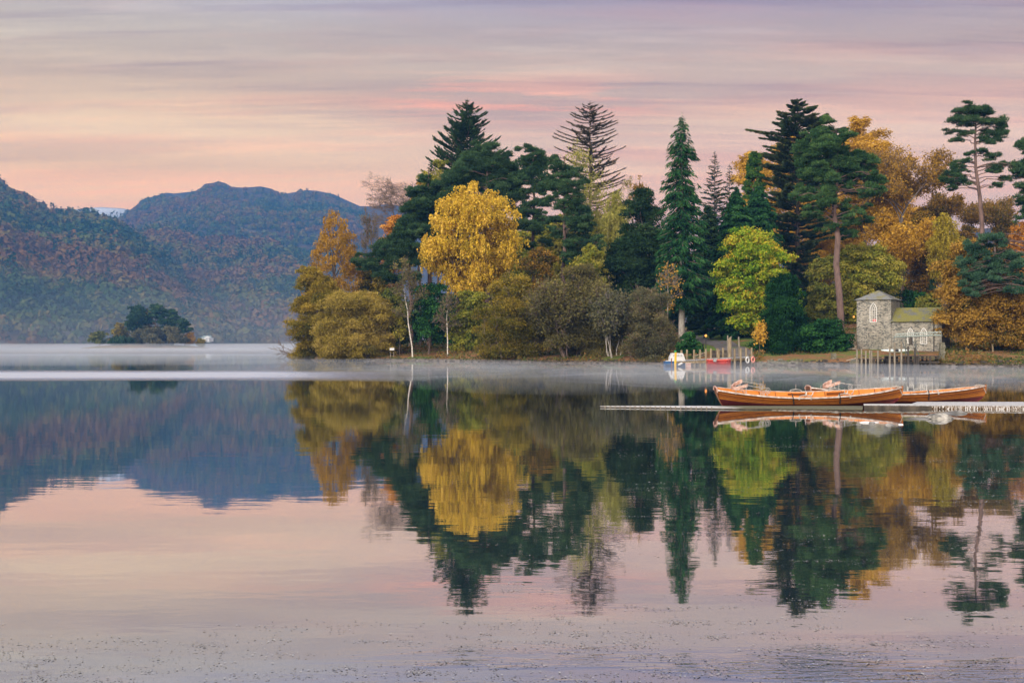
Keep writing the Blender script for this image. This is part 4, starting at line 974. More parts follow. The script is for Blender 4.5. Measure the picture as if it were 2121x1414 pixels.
broad('holly_tree', 'dark green shrub mass behind the golden bush and yellow sapling', T_, 172, 800, [(600, 790, 830), (640, 770, 850), (720, 770, 850)], 'olive_green', 60, 1.4, 'brown', .12, 71, limbs=4, tmean=.2)

# ---- further trees that only show through the gaps of the wood
def backfill(protos, spots, group, label, cat='tree'):
    for k, (px, D, s) in enumerate(spots):
        src = protos[k % len(protos)]
        x = X(px, D)
        o = dup(src, (x, D, float(ground(x, D)) - .1), rz=k * 2.4, label=label, scale=s)
        o['group'] = group
pA = [o for o in bpy.data.objects if o.get('label', '').startswith('yellow green rounded tree behind')][0]; pB = bpy.data.objects['yew_tree']; pC = bpy.data.objects['beech_tree.002']
backfill([bpy.data.objects['holly_tree']], [(690, 212, 1.1), (760, 222, 1.4), (850, 226, 1.9), (930, 225, 2.1), (1000, 222, 2.2), (1060, 225, 2.2), (1130, 226, 2.2), (1190, 228, 2.2), (1250, 222, 2.0), (1310, 214, 2.0), (1390, 206, 1.9), (1450, 212, 1.9), (1530, 220, 1.9), (1610, 216, 2.0), (1680, 218, 2.0), (1760, 212, 1.7), (1840, 214, 1.5), (1920, 210, 1.5), (1000, 186, 1.2), (1090, 188, 1.2), (1180, 184, 1.15), (1260, 182, 1.1), (1340, 176, 1.0), (900, 190, 1.1), (820, 196, 1.0)], 'dark trees deep in the wood', 'dark evergreen deep in the wood, glimpsed only through gaps between nearer trees')
backfill([pC], [(1840, 222, 1.0), (1930, 218, 1.0), (2000, 226, .95), (2080, 222, 1.0), (2150, 214, 1.0), (1240, 222, 1.0), (1140, 222, .9), (1700, 222, 1.0)], 'copper trees deep in the wood', 'copper leaved tree deep in the wood, glimpsed only through gaps between nearer trees')

pY = bpy.data.objects['maple_tree.007'] if 'maple_tree.007' in bpy.data.objects else pA
backfill([pA], [(1075, 210, 1.55), (1135, 208, 1.7), (1185, 206, 1.6), (1240, 210, 1.7), (1010, 214, 1.5), (1290, 208, 1.5), (1110, 198, 1.2), (1150, 196, 1.1)], 'yellow green trees deep in the wood', 'yellow green tree deep in the wood, seen only between the pine stems')
backfill([bpy.data.objects['lime_tree.001']], [(1720, 224, .8), (1780, 222, .75), (1860, 230, .8), (1690, 216, .7)], 'gold trees deep in the wood', 'gold leaved tree deep in the wood, seen only between the big pine and beech limbs')

# ---- stones along the waterline (uncountable)
rng = np.random.default_rng(78); b = MB(); N = 900
px = rng.uniform(600, 2190, N); d = shore(X(px, 150)); x = X(px, d); d = shore(x) + rng.normal(size=N) * .8 + .5; x = X(px, d)
for k in range(N):
    s_ = rng.uniform(.05, .22) * (1.6 if rng.uniform() < .1 else 1); a = rng.uniform(0, 6.28, 3)
    v = unit(rng.normal(size=(8, 3)) * .3 + np.array([[-1, -1, -1], [1, -1, -1], [1, 1, -1], [-1, 1, -1], [-1, -1, 1], [1, -1, 1], [1, 1, 1], [-1, 1, 1]])) * s_ * np.array([1.3, 1, .7])
    b.add(v + np.array([x[k], d[k], float(ground(x[k], d[k])) + s_ * .25]), [[0, 3, 2, 1], [4, 5, 6, 7], [0, 1, 5, 4], [1, 2, 6, 5], [2, 3, 7, 6], [3, 0, 4, 7]])
tag(b.build('shore_stones', pmat('wet_shore_stone', [(.015, .014, .012), (.045, .038, .03), (.11, .09, .07)], 2, .7)), 'dark wet stones along the waterline of the headland', 'stones', kind='stuff')

# ---- low growth on the ground of the wood (uncountable)
rng = np.random.default_rng(77)
N = 42000
px = rng.uniform(600, 2190, N); s = rng.uniform(0, 1, N) ** 1.3 * 60 + .8
x = X(px, 150); y = shore(x) + s; x = X(px, y); y = shore(x) + s
hide = ((px > 1400) & (px < 1560)) | ((px > 1590) & (px < 1775) & (s < 10)) | ((px > 1750) & (px < 1960) & (s < 22))
px, s, x, y = px[~hide], s[~hide], x[~hide], y[~hide]
N = len(x); cl = fnoise(x, y, 4, 4, .5)
z = ground(x, y) + np.abs(rng.normal(size=N)) * .35 * np.clip(cl + .4, .05, 1.5)
a = unit(rng.normal(size=(N, 3)) + np.array([0, 0, .6])); bb = unit(np.cross(a, rng.normal(size=(N, 3))))
sz = rng.uniform(.08, .22, N)[:, None]
b = MB(); b.leaves(np.stack([x, y, z], -1), a * sz, bb * sz * .5, np.clip(.5 + cl * .4 + rng.normal(size=N) * .2, 0, 1))
o = b.build('undergrowth', leafmat('undergrowth_leaf', [(.03, .06, .02), (.06, .085, .025), (.12, .10, .03), (.22, .12, .04)], .2))
tag(o, 'brown and green undergrowth covering the floor of the wood', 'undergrowth', kind='stuff')

# ---- island in the middle distance
ID = 620.0
isl = MB()
tx = np.linspace(0, 2 * math.pi, 49)
ring = [np.stack([X(302, ID) + np.cos(tx) * W(128, ID) * k, ID + np.sin(tx) * 26 * k, np.full(49, zz)], -1) for k, zz in ((1.06, -.5), (1.0, .35), (.75, 1.3), (.3, 2.2), (.02, 2.4))]
isl.grid(np.array(ring)); tag(isl.build('island', GROUNDM, smooth=True), kind='structure')
_g = ground
ground = lambda x, y: np.asarray(1.5)
ig = 'trees on the little island'
def itree(label, px, env, leafk, n, rc, seed, tr=.24, **k):
    return broad('island_tree', label, 'tree', ID + k.pop('dd', 0), px, env, leafk, n, rc, k.pop('bark', 'pale'), tr, seed, limbs=6, leaf=k.pop('leaf', .5), asp=.6, group=ig, cov=k.pop('cov', 1.2), **k)
itree('dark domed island tree with pale stem, west of the highest pine', 277, [(636, 270, 302), (648, 260, 310), (670, 256, 312), (690, 262, 308), (708, 270, 300)], 'yew', 34, 2.88, 101, topfrac=.8, tmean=.6)
itree('highest pine of the island, with rusty stem and flat head', 322, [(632, 310, 328), (642, 306, 345), (660, 312, 356), (675, 318, 360)], 'fir', 26, 2.59, 102, bark='pine', squash=.55, tr=.5)
itree('dark pine stepping down to the east of the island crest', 352, [(640, 345, 360), (655, 338, 376), (675, 335, 388), (695, 340, 385)], 'fir', 26, 2.45, 103, squash=.55, bark='pine')
itree('leaning dark pine at the east end of the island', 383, [(660, 370, 388), (675, 368, 396), (690, 372, 402)], 'fir', 16, 2.16, 104, squash=.5, bark='pine')
itree('olive bush standing alone at the west tip of the island', 205, [(686, 195, 214), (696, 186, 222), (716, 180, 226)], 'olive_green', 26, 2.16, 105, tr=.2, tmean=.35)
itree('amber green island tree at the west shoulder of the crest', 245, [(668, 240, 258), (685, 230, 265), (712, 226, 268)], 'willow_gold', 26, 2.30, 106, tr=.25)
itree('rust orange bush at the east foot of the island', 392, [(690, 386, 400), (702, 382, 406), (716, 382, 408)], 'larch_rust', 16, 1.87, 107, tr=.2)
itree('golden bush at the very east tip of the island', 415, [(704, 408, 424), (712, 402, 430), (719, 400, 432)], 'willow_gold', 16, 1.58, 108, tr=.2)
itree('grey olive scrub along the island shore under the pines', 320, [(680, 300, 360), (692, 272, 385), (706, 258, 396), (719, 252, 404)], 'grey_olive', 70, 1.87, 109, tr=.2, dd=-9)
itree('orange tinged tree glowing between the two tall island stems', 302, [(642, 292, 310), (660, 286, 322), (695, 282, 326)], 'beech_brown', 20, 2.45, 110, tr=.25, dd=6)
itree('dark green scrub along the island shore beneath the domed tree', 252, [(700, 235, 275), (710, 222, 285), (719, 220, 288)], 'yew', 40, 1.87, 111, tr=.2, dd=-7, tmean=.7)
ground = _g
MISTS = [(280, 1080, 2600, 480, 74, .00016), (180, 1050, 2200, 420, 46, .00016), (330, 1040, 2000, 380, 24, .0002), (300, 300, 1500, 330, 1.3, .0042), (500, 620, 2600, 500, 2.6, .0030), (1700, 94, 1100, 80, .62, .006), (1150, 98, 1000, 72, .6, .005), (2050, 86, 600, 56, .6, .006), (1350, 80, 420, 26, .36, .008), (760, 118, 800, 70, .7, .005), (1800, 70, 360, 22, .30, .010), (1050, 100, 420, 26, .45, .008), (1560, 88, 260, 18, .40, .012), (1960, 76, 300, 16, .34, .012), (1280, 104, 240, 16, .5, .012), (880, 96, 300, 20, .4, .008)]
# ================================================================ materials of made things
def woodmat(name, lo, mid, hi, rough=.35, coat=.5, wl=None, paint=None, usetint=True):
    m, nt, out = newmat(name)
    v = coords(nt, 'Object', (.9, 14, 14))
    g = noise(nt, 3.0, 6, v, .6)
    f = math_(nt, 'ADD', math_(nt, 'MULTIPLY', g, .55), math_(nt, 'MULTIPLY', attr(nt), .45)) if usetint else g
    col = ramp(nt, [(.25, lo), (.5, mid), (.75, hi)], f)
    stain = maprange(nt, noise(nt, 2.3, 5, coords(nt), .65), .58, .72, 0, .55)
    col = mixc(nt, stain, col, tuple(c * .45 for c in lo))
    b = nt.nodes.new('ShaderNodeBsdfPrincipled')
    b.inputs['Roughness'].default_value = rough; b.inputs['Coat Weight'].default_value = coat; b.inputs['Coat Roughness'].default_value = .2
    b.inputs['Specular IOR Level'].default_value = .2
    if wl is not None:
        tcn = nt.nodes.new('ShaderNodeTexCoord'); sp = nt.nodes.new('ShaderNodeSeparateXYZ'); nt.links.new(tcn.outputs['Object'], sp.inputs[0])
        x2 = math_(nt, 'MULTIPLY', math_(nt, 'POWER', math_(nt, 'ABSOLUTE', sp.outputs[0]), 2.6), .0075)
        wob = math_(nt, 'MULTIPLY_ADD', noise(nt, 6, 3, coords(nt)), .02, -.01)
        lvl = math_(nt, 'SUBTRACT', sp.outputs[2], math_(nt, 'ADD', x2, wob))
        pc = ramp(nt, [(.3, tuple(c * .6 for c in paint)), (.7, paint)], noise(nt, 5, 5, coords(nt)))
        col = mixc(nt, maprange(nt, lvl, wl - .004, wl + .004, 0, 1), pc, col)
    nt.links.new(col, b.inputs['Base Color'])
    bn = nt.nodes.new('ShaderNodeBump'); bn.inputs['Distance'].default_value = .002; nt.links.new(g, bn.inputs['Height']); nt.links.new(bn.outputs[0], b.inputs['Normal'])
    nt.links.new(b.outputs[0], out.inputs[0]); MATS[name] = m
    return m


VARN = woodmat('varnished_planks', (.125, .03, .005), (.285, .088, .012), (.42, .155, .024), rough=.42, coat=.08, wl=.155, paint=(.10, .012, .018))
VARNIN = woodmat('varnished_inside', (.30, .08, .011), (.44, .145, .02), (.54, .205, .035), rough=.5, coat=.05)
VARND = woodmat('varnished_dark', (.08, .02, .005), (.15, .045, .01), (.22, .08, .02), coat=.1)
LAPSHADE = pmat('painted_lap_shade', [(.03, .012, .004), (.07, .028, .008)], 9, .6)  # dark brown that paints in the shade under the plank laps
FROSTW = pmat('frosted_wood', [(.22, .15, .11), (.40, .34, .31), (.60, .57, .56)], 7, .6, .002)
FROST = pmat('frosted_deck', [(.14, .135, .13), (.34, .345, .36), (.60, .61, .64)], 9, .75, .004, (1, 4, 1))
PINKW = pmat('frosted_seat_wood', [(.28, .14, .10), (.42, .26, .21), (.60, .48, .44)], 9, .6)
IRON = pmat('frosted_iron', [(.16, .165, .165), (.30, .30, .30), (.44, .44, .43)], 20, .5)
BLACK = pmat('black_rubber', [(.012, .012, .014), (.03, .03, .034)], 9, .6)
DARKW = pmat('wet_black_timber', [(.018, .016, .014), (.045, .038, .032), (.09, .075, .06)], 4, .8, .01, (1, 1, .3))
OLDW = pmat('grey_weathered_timber', [(.10, .085, .065), (.19, .165, .13), (.30, .27, .225)], 4, .9, .008, (2, 2, .35))
TANW = pmat('tan_weathered_timber', [(.12, .09, .055), (.21, .165, .105), (.30, .25, .17)], 4, .9, .008, (2, 2, .35))
MOSS = pmat('moss', [(.05, .06, .02), (.10, .11, .03), (.17, .16, .05)], 6, .95, .02)
ROPE = pmat('frosted_rope', [(.25, .22, .19), (.42, .38, .34)], 30, .9)

# ================================================================ clinker rowing boat (local axes: +x bow, -y toward the camera, z up from the keel)
BL, BB = 6.35, 1.36


def hw_gun(t): return BB / 2 * np.interp(t, [0, .04, .1, .2, .32, .45, .58, .7, .8, .88, .94, .98, 1], [.50, .60, .72, .87, .965, 1, .985, .90, .75, .55, .335, .15, .05])
def sheer(t): return .40 + .22 * np.clip((.46 - t) / .46, 0, 1) ** 1.9 + .26 * np.clip((t - .46) / .54, 0, 1) ** 1.8


def hull_pt(t, u, off=0.0):
    """t 0..1 stern to bow, u 0..1 keel to gunwale, on the +y side"""
    u = min(max(u, 0.0), 1.0)
    xs = -BL / 2 + .27 * (1 - u) ** 1.5 - .0 * u
    xb = BL / 2 - .62 * (1 - u) ** 3.0
    x = xs + t * (xb - xs)
    e = max(0.0, (t - .62) / .38) + max(0.0, (.22 - t) / .22) * .9
    p = .47 + .55 * min(e, 1)
    q = 1.55 - .55 * min(e, 1)
    y = (hw_gun(t) + off) * u ** p
    z = sheer(t) * u ** q
    return np.array([x, y, z])


def rowing_boat(label, loc, rz, heel):
    root = thing('rowing_boat', label, 'rowing boat', loc, rz, 'clinker rowing boats by the landing')
    root.rotation_euler = (heel, 0, rz)
    ns, NT = 9, 44
    ts = np.linspace(0, 1, NT)
    rngb = np.random.default_rng(5)
    b = MB()
    us = np.linspace(0, 1, ns + 1) ** .86
    for side in (1, -1):
        for k in range(ns):
            ua, ub = us[k], us[k + 1]
            tint = np.clip(.5 + rngb.normal() * .22 + (.1 if k < ns - 1 else -.05), 0, 1)
            rows = []
            for u, o in ((ua, .020), (ua + .0015, .022), ((ua + ub) / 2, .012), (ub + .004, .0)):
                row = [hull_pt(t, max(u, 0.0001), o * min(1, (1 - t) * 14)) for t in ts]
                rows.append([[p[0], p[1] * side, p[2]] for p in row])
            b.grid(np.array(rows), tint, flip=(side < 0))
            ut = ub - (us[k + 1] - us[k]) * .16
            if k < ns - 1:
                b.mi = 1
                b.grid(np.array([[[p[0], p[1] * side, p[2]] for p in (hull_pt(t, u_, .024 * min(1, (1 - t) * 14)) for t in ts)] for u_ in (ub - .004, ub + .012)]), .1, flip=(side < 0)); b.mi = 0  # thin strip at each lap, its shadow line put in as colour
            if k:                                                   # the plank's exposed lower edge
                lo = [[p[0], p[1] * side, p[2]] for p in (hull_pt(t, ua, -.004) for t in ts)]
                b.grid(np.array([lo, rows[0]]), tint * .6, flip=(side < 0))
    hull = b.build('hull', [VARN, LAPSHADE], root, local=True)
    b = MB()
    for side in (1, -1):
        rows = []
        for u in np.linspace(.02, .985, 12):
            rows.append([[p[0], max(p[1] - .02, 0) * side, p[2] + .012] for p in (hull_pt(t, u) for t in np.linspace(.015, .97, NT))])
        b.grid(np.array(rows), .6, flip=(side > 0))
    b.build('lining', VARNIN, root, local=True)
    # transom: wineglass shaped board closing the stern
    us_ = np.linspace(0, 1, 14)
    L_ = [hull_pt(0, max(u, .001), .012) for u in us_]
    o = [[p[1], p[2]] for p in L_] + [[-p[1], p[2]] for p in L_[::-1]]
    xs_ = [p[0] for p in L_] + [p[0] for p in L_[::-1]]
    top = [(hw_gun(0) * math.cos(a) * .9, sheer(0) + .045 * math.sin(a)) for a in np.linspace(.3, math.pi - .3, 7)]
    n0 = len(L_)
    o = o[:n0] + [list(q) for q in top] + o[n0:]; xs_ = xs_[:n0] + [-BL / 2] * 7 + xs_[n0:]
    n = len(o); v = [[x - .018, y, z] for x, (y, z) in zip(xs_, o)] + [[x + .018, y, z] for x, (y, z) in zip(xs_, o)]
    b = MB(); b.add(v, [list(range(n))[::-1]]); b.add(v, [list(range(n, 2 * n))]); b.add(v, [[k, (k + 1) % n, (k + 1) % n + n, k + n] for k in range(n)])
    tr_ = b.build('transom', VARND, root, local=True)
    b = MB(); b.tube([[-BL / 2 - .01, q[0], q[1] + .012] for q in [(hw_gun(0) * 1.02, sheer(0) - .10), (hw_gun(0), sheer(0) - .01)] + top + [(-hw_gun(0), sheer(0) - .01), (-hw_gun(0) * 1.02, sheer(0) - .10)]], .026, 8)
    b.build('transom_cap', PINKW, tr_, local=True)
    # stem and keel
    b = MB()
    prof = [hull_pt(1, u) for u in np.linspace(0.001, 1, 14)]
    pts = [[-BL / 2 + .3, 0, -.012]] + [[x, 0, -.012] for x in np.linspace(-1.5, 1.9, 5)] + [[p[0] + .012, 0, p[2] - .004] for p in prof] + [[BL / 2 + .02, 0, sheer(1) + .05]]
    for a, c in zip(pts[:-1], pts[1:]): b.beam(a, c, .05, .055)
    b.build('stem_and_keel', VARN, root, local=True)
    # gunwales with rime
    for side in (1, -1):
        rows = []
        tg = np.linspace(0, 1, 50)
        for dy, dz in ((-.030, 0), (-.030, .022), (.020, .022), (.024, -.02), (0.002, -.022)):
            rows.append([[p[0], max(p[1] + dy * min(1, (1 - t) * 9 + .15), .004) * side, p[2] + dz] for t, p in ((t, hull_pt(t, 1, .012)) for t in tg)])
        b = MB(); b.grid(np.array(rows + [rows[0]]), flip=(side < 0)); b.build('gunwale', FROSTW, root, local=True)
    # ribs up the inside of both sides
    for t in (.16, .25, .34, .43, .52, .61, .70, .79, .87):
        for side in (1, -1):
            b = MB(); q = [hull_pt(t, u, -.03) for u in np.linspace(.05, .97, 8)]
            b.tube([[p[0], p[1] * side, p[2] + .01] for p in q], .013, 5); b.build('rib', VARND, root, local=True)
    # thwarts and stern bench
    def plank(t0, t1, z, name, mat):
        b = MB(); q = []
        for t in np.linspace(t0, t1, 4):
            u = min((z / sheer(t)) ** .7, .98); p = hull_pt(t, u, -.03)
            q.append([[p[0], -p[1], z - .013], [p[0], p[1], z - .013], [p[0], p[1], z + .013], [p[0], -p[1], z + .013], [p[0], -p[1], z - .013]])
        b.grid(np.array(q)); a = np.array(q[0][:4]); c = np.array(q[-1][:4])
        b.add(a, [0, 1, 2, 3]); b.add(c, [3, 2, 1, 0])
        return b.build(name, mat, root, local=True)
    for t in (.36, .50, .66): plank(t, t + .038, .27, 'thwart', VARNIN)
    plank(.04, .20, .30, 'stern_bench', VARNIN)
    plank(.90, .975, .56, 'bow_deck', VARNIN)
    # passenger seat rail: wooden curved back on iron stays ending in scrolls
    bk = MB(); stays = []
    zt = sheer(.14) + .30
    def spiral(c, r, turns, a0, sgn=1, n=26):
        a = np.linspace(0, turns * 6.283, n); rr = r * (1 - a / (turns * 6.283) * .82)
        return np.stack([c[0] + rr * np.cos(a0 + sgn * a), np.full(n, c[1]), c[2] + rr * np.sin(a0 + sgn * a)], -1)
    for side in (1, -1):
        y = side * .50; sc_ = MB(); stays.append(sc_)
        xa, xb_ = -BL / 2 + .95, -BL / 2 + 1.62
        q = [[xa - .22, y * .9, zt - .10], [xa, y, zt], [xa + .25, y, zt - .05], [xb_ - .1, y, zt - .10], [xb_ + .02, y, zt - .09]]
        t = np.linspace(0, 1, 18); t0 = np.linspace(0, 1, 5)
        sc_.tube(np.stack([np.interp(t, t0, np.array(q)[:, k]) for k in range(3)], -1), .011, 6)
        sc_.tube(spiral((xb_ + .03, y, zt - .20), .11, 1.8, math.pi / 2, -1), .011, 6)
        for xx, zb in ((xa - .02, zt), (xa - .36, zt - .14)): sc_.beam([xx, y, sheer(.12) - .03], [xx, y, zb], .018, .018)
        sc_.beam([xb_ + .02, y, sheer(.25) - .03], [xb_ + .02, y, zt - .30], .018, .018)
        sc_.beam([xa - .36, y, zt - .15], [xa + .02, y, sheer(.14) + .06], .014, .014)
    a = np.linspace(-.5 * math.pi, .5 * math.pi, 13)
    rows = []
    for k in a:
        cx_, cy_ = -BL / 2 + .97 - .42 * math.cos(k), .50 * math.sin(k)
        zl = zt - .17 * math.cos(k)
        rows.append([[cx_ - .02, cy_ * 1.03, zl - .055], [cx_ + .02, cy_ * .97, zl - .055], [cx_ + .02, cy_ * .97, zl + .055], [cx_ - .02, cy_ * 1.03, zl + .055], [cx_ - .02, cy_ * 1.03, zl - .055]])
    bk.grid(np.array(rows))
    seat = bk.build('seat_back', PINKW, root, local=True)
    for sc_ in stays: sc_.build('scroll_stay', IRON, seat, local=True)
    b = MB(); b.tube(spiral((-BL / 2 + 1.45, -.62, sheer(.22) + .075), .085, 1.7, math.pi / 2, -1), .010, 6); b.beam([-BL / 2 + 1.45, -.62, sheer(.22) - .02], [-BL / 2 + 1.45, -.62, sheer(.22) + .0], .02, .02)
    b.build('scroll_bracket', IRON, root, local=True)
    # rowlocks: arched outrigger with pin
    for t in (.455, .665):
        for side in (1, -1):
            p = hull_pt(t, 1); x, y, z = p[0], p[1] * side, p[2]
            b = MB(); aa = np.linspace(0, math.pi, 11)
            b.tube([[x - .2 * math.cos(k), y, z + .02 + .07 * max(math.sin(k), 0) ** .6] for k in aa], .014, 6)
            b.tube([[x, y, z + .08], [x, y, z + .27]], .012, 6); b.box((x, y, z + .10), (.08, .03, .03))
            for s in (-.2, .2): b.box((x + s, y, z - .01), (.05, .03, .09))
            b.build('rowlock', IRON, root, local=True)
        b = MB(); p = hull_pt(t, .86, -.035); b.beam([p[0] - .3, p[1], p[2]], [p[0] + .3, hull_pt(t + .09, .86, -.035)[1], hull_pt(t + .09, .86)[2]], .03, .09); b.build('rowlock_pad', VARND, root, local=True)
    # fender straps over the side
    for t in (.39, .64):
        q = [[hull_pt(t, 1)[0] - .02, -hull_pt(t, 1)[1] + .02, sheer(t) + .13]] + [[hull_pt(t, u)[0] + (1 - u) * .09, -hull_pt(t, u)[1] - .035, hull_pt(t, u)[2]] for u in (1, .9, .8, .7, .6)]
        b = MB(); b.tube(q, [.016, .018, .02, .02, .022, .024], 6); b.build('fender_strap', BLACK, root, local=True)
    # curved knees beside the thwarts
    for t in (.515, .55, .735, .765):
        for side in (1, -1):
            p = hull_pt(t, 1); z0 = sheer(t)
            b = MB(); b.tube([[p[0] - .10, side * (p[1] - .14), z0 - .12], [p[0] - .03, side * (p[1] - .06), z0 - .08], [p[0], side * (p[1] - .025), z0 + .02]], [.022, .02, .016], 6); b.build('knee', FROSTW, root, local=True)
    # painter rope round the stem head
    t_ = np.linspace(0, 6.283, 15)
    b = MB(); b.tube([[BL / 2 - .22 - .16 * math.cos(k), .05 * math.sin(k) - .02, sheer(1) - .02 + .055 * math.sin(k)] for k in t_], .016, 6)
    b.tube([[BL / 2 - .18, -.07, sheer(1) + .02], [BL / 2 - .06, -.07, sheer(1) - .10], [BL / 2 + .02, -.03, sheer(1) - .26]], .014, 6)
    b.build('rope', ROPE, root, local=True)
    return root


BZ = -.02
bd = 43.6
xc = (X(1481, bd) + X(1868, bd)) / 2
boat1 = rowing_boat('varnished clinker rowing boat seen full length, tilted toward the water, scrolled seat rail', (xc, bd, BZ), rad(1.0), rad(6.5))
bd2 = 45.2
xc2 = X(2044, bd2) - BL / 2 * math.cos(rad(3))
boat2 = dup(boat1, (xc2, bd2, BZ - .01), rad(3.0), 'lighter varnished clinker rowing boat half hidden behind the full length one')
boat2.rotation_euler = (rad(.5), 0, rad(3.0))

m, nt, out = newmat('stage_planks')
geo = nt.nodes.new('ShaderNodeNewGeometry'); sp = nt.nodes.new('ShaderNodeSeparateXYZ'); nt.links.new(geo.outputs['Position'], sp.inputs[0])
n1 = noise(nt, 6, 6, geo.outputs['Position'], .7); n2 = noise(nt, .8, 3, geo.outputs['Position'])
fr = ramp(nt, [(.3, (.22, .22, .23)), (.7, (.55, .56, .59))], n1)
mo = ramp(nt, [(.35, (.03, .032, .018)), (.52, (.10, .095, .05)), (.62, (.05, .06, .025)), (.74, (.45, .44, .42))], n1)
f = maprange(nt, math_(nt, 'ADD', sp.outputs[0], math_(nt, 'MULTIPLY', n2, 2.2)), 7.4, 8.6, 0, 1)
bs = nt.nodes.new('ShaderNodeBsdfPrincipled'); nt.links.new(mixc(nt, f, fr, mo), bs.inputs['Base Color']); bs.inputs['Roughness'].default_value = .8
nt.links.new(bs.outputs[0], out.inputs[0]); STAGE = m

# ================================================================ low landing platforms beside the boats
def deck(name, label, poly, z, thick, mats, cat='landing stage', nslat=40):
    """polygon (px, depth) of planks: frosted top, dark sides"""
    pts = [(X(p, d), d) for p, d in poly]
    root = thing(name, label, cat, (pts[0][0], pts[0][1], z))
    n = len(pts)
    v = [[x, y, z] for x, y in pts] + [[x, y, z - .02] for x, y in pts]
    b = MB(); b.add(v, [list(range(n))]); b.add(v, [[k + n, (k + 1) % n + n, (k + 1) % n, k] for k in range(n)]); b.build('deck', mats[0], root)
    c = np.mean(pts, axis=0)
    ins = [(c[0] + (x - c[0]) * .996, c[1] + (y - c[1]) * .985) for x, y in pts]
    v = [[x, y, z - .021] for x, y in ins] + [[x, y, z - thick] for x, y in ins]
    b = MB(); b.add(v, [[k + n, (k + 1) % n + n, (k + 1) % n, k] for k in range(n)]); b.add(v, [[k + n for k in range(n)][::-1]]); b.build('beam', mats[1], root)
    return root, pts


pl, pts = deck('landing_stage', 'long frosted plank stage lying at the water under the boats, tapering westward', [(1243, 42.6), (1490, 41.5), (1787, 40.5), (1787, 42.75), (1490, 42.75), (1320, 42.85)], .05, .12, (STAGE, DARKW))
for k in range(22):                                                  # bright fastening tabs along the outer edge
    t = (k + 1) / 23.5; x = pts[0][0] + (pts[1][0] - pts[0][0]) * t; y = pts[0][1] + (pts[1][1] - pts[0][1]) * t
    b = MB(); b.box((x, y - .03, .025), (.028, .02, .10), .04); b.build('edge_tab', OLDW, pl)
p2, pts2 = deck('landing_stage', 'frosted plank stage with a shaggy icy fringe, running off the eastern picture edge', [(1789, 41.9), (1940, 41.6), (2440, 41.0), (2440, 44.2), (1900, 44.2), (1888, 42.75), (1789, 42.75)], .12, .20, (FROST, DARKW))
rng = np.random.default_rng(31)
n = 900; u = rng.uniform(0, 1, n) ** .8; pxs = 1930 + u * 290; y = np.interp(pxs, [1782, 1940, 2220], [41.9, 41.6, 41.3]) - .02 - rng.uniform(0, .06, n)
x = X(pxs, 1) * y; ln = rng.uniform(.03, .12, n); c = np.stack([x, y, .115 - ln], -1)
a = np.stack([rng.normal(size=n) * .02, rng.normal(size=n) * .01, ln], -1); bb = np.stack([rng.uniform(.006, .02, n), np.zeros(n), np.zeros(n)], -1)
b = MB(); b.leaves(c, a, bb, rng.uniform(0, 1, n)); fo = b.build('fringe', leafmat('icy_weed', [(.05, .035, .02), (.16, .10, .05), (.45, .42, .40), (.75, .75, .78)], .1), p2); fo['kind'] = 'stuff'
# mossy mud edge in front of the stage
def mudbar(label, poly, z, seed):
    rng = np.random.default_rng(seed); A = np.array([(X(p, d0), d0, d1) for p, d0, d1 in poly]); xs_ = np.linspace(A[0, 0], A[-1, 0], 90)
    y0 = np.interp(xs_, A[:, 0], A[:, 1]); y1 = np.interp(xs_, A[:, 0], A[:, 2]); rows = []
    for t in np.linspace(0, 1, 7):
        yy = y0 + (y1 - y0) * t + rng.normal(size=90) * .03; rows.append(np.stack([xs_, yy, np.full(90, -.05) + (z + .05) * math.sin(t * math.pi) ** .4 * (1 + rng.normal(size=90) * .2)], -1))
    b = MB(); b.grid(np.array(rows)); o = b.build('mud_bank', pmat('frosted_mud', [(.04, .035, .025), (.09, .07, .04), (.20, .18, .16), (.09, .095, .04)], 6, .9, .01), smooth=False)
    return tag(o, kind='structure')
mudbar('', [(1600, 40.6, 41.0), (1700, 39.6, 40.6), (1790, 38.9, 40.0), (1880, 39.0, 40.2), (2000, 39.3, 40.2), (2220, 39.2, 40.0)], .012, 3)

# ================================================================ rocks in the shallows
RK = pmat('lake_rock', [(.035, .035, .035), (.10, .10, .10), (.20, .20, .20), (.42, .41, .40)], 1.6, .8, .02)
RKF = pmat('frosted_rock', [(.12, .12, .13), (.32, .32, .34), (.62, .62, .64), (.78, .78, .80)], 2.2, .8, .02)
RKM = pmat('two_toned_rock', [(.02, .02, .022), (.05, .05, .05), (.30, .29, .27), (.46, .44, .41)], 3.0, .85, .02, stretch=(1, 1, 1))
def rock(label, px, D, w_, h_, dpt, mat, seed, sink=.25, sx=0.0, lumps=3):
    rng = np.random.default_rng(seed); b = MB()
    nu, nv = 30, 14; rows = []
    ph = rng.uniform(0, 6.28, 8)
    for i in range(nv):
        th = math.pi * i / (nv - 1); row = []
        for j in range(nu + 1):
            a = 2 * math.pi * j / nu
            d = np.array([math.sin(th) * math.cos(a), math.sin(th) * math.sin(a), math.cos(th)])
            r = 1 + .13 * math.sin(d[0] * 3 + ph[0]) * math.sin(d[2] * 3 + ph[1]) + .09 * math.sin(d[1] * 5 + ph[2] + d[0] * 3) + .05 * math.sin(d[0] * 9 + ph[3]) * math.sin(d[2] * 8 + ph[4])
            p = d * r
            row.append([p[0] * w_ / 2 + sx * p[2] * w_ * .25, p[1] * dpt / 2, p[2] * h_ * (1 + sink) * (.9 + .3 * d[0] * sx) - h_ * sink * .6])
        rows.append(row)
    x = X(px, D); b.grid(np.array(rows) + np.array([x, D, 0])); o = b.build('rock', mat, smooth=True)
    return tag(o, label, 'rock', 'rocks in the shallows')
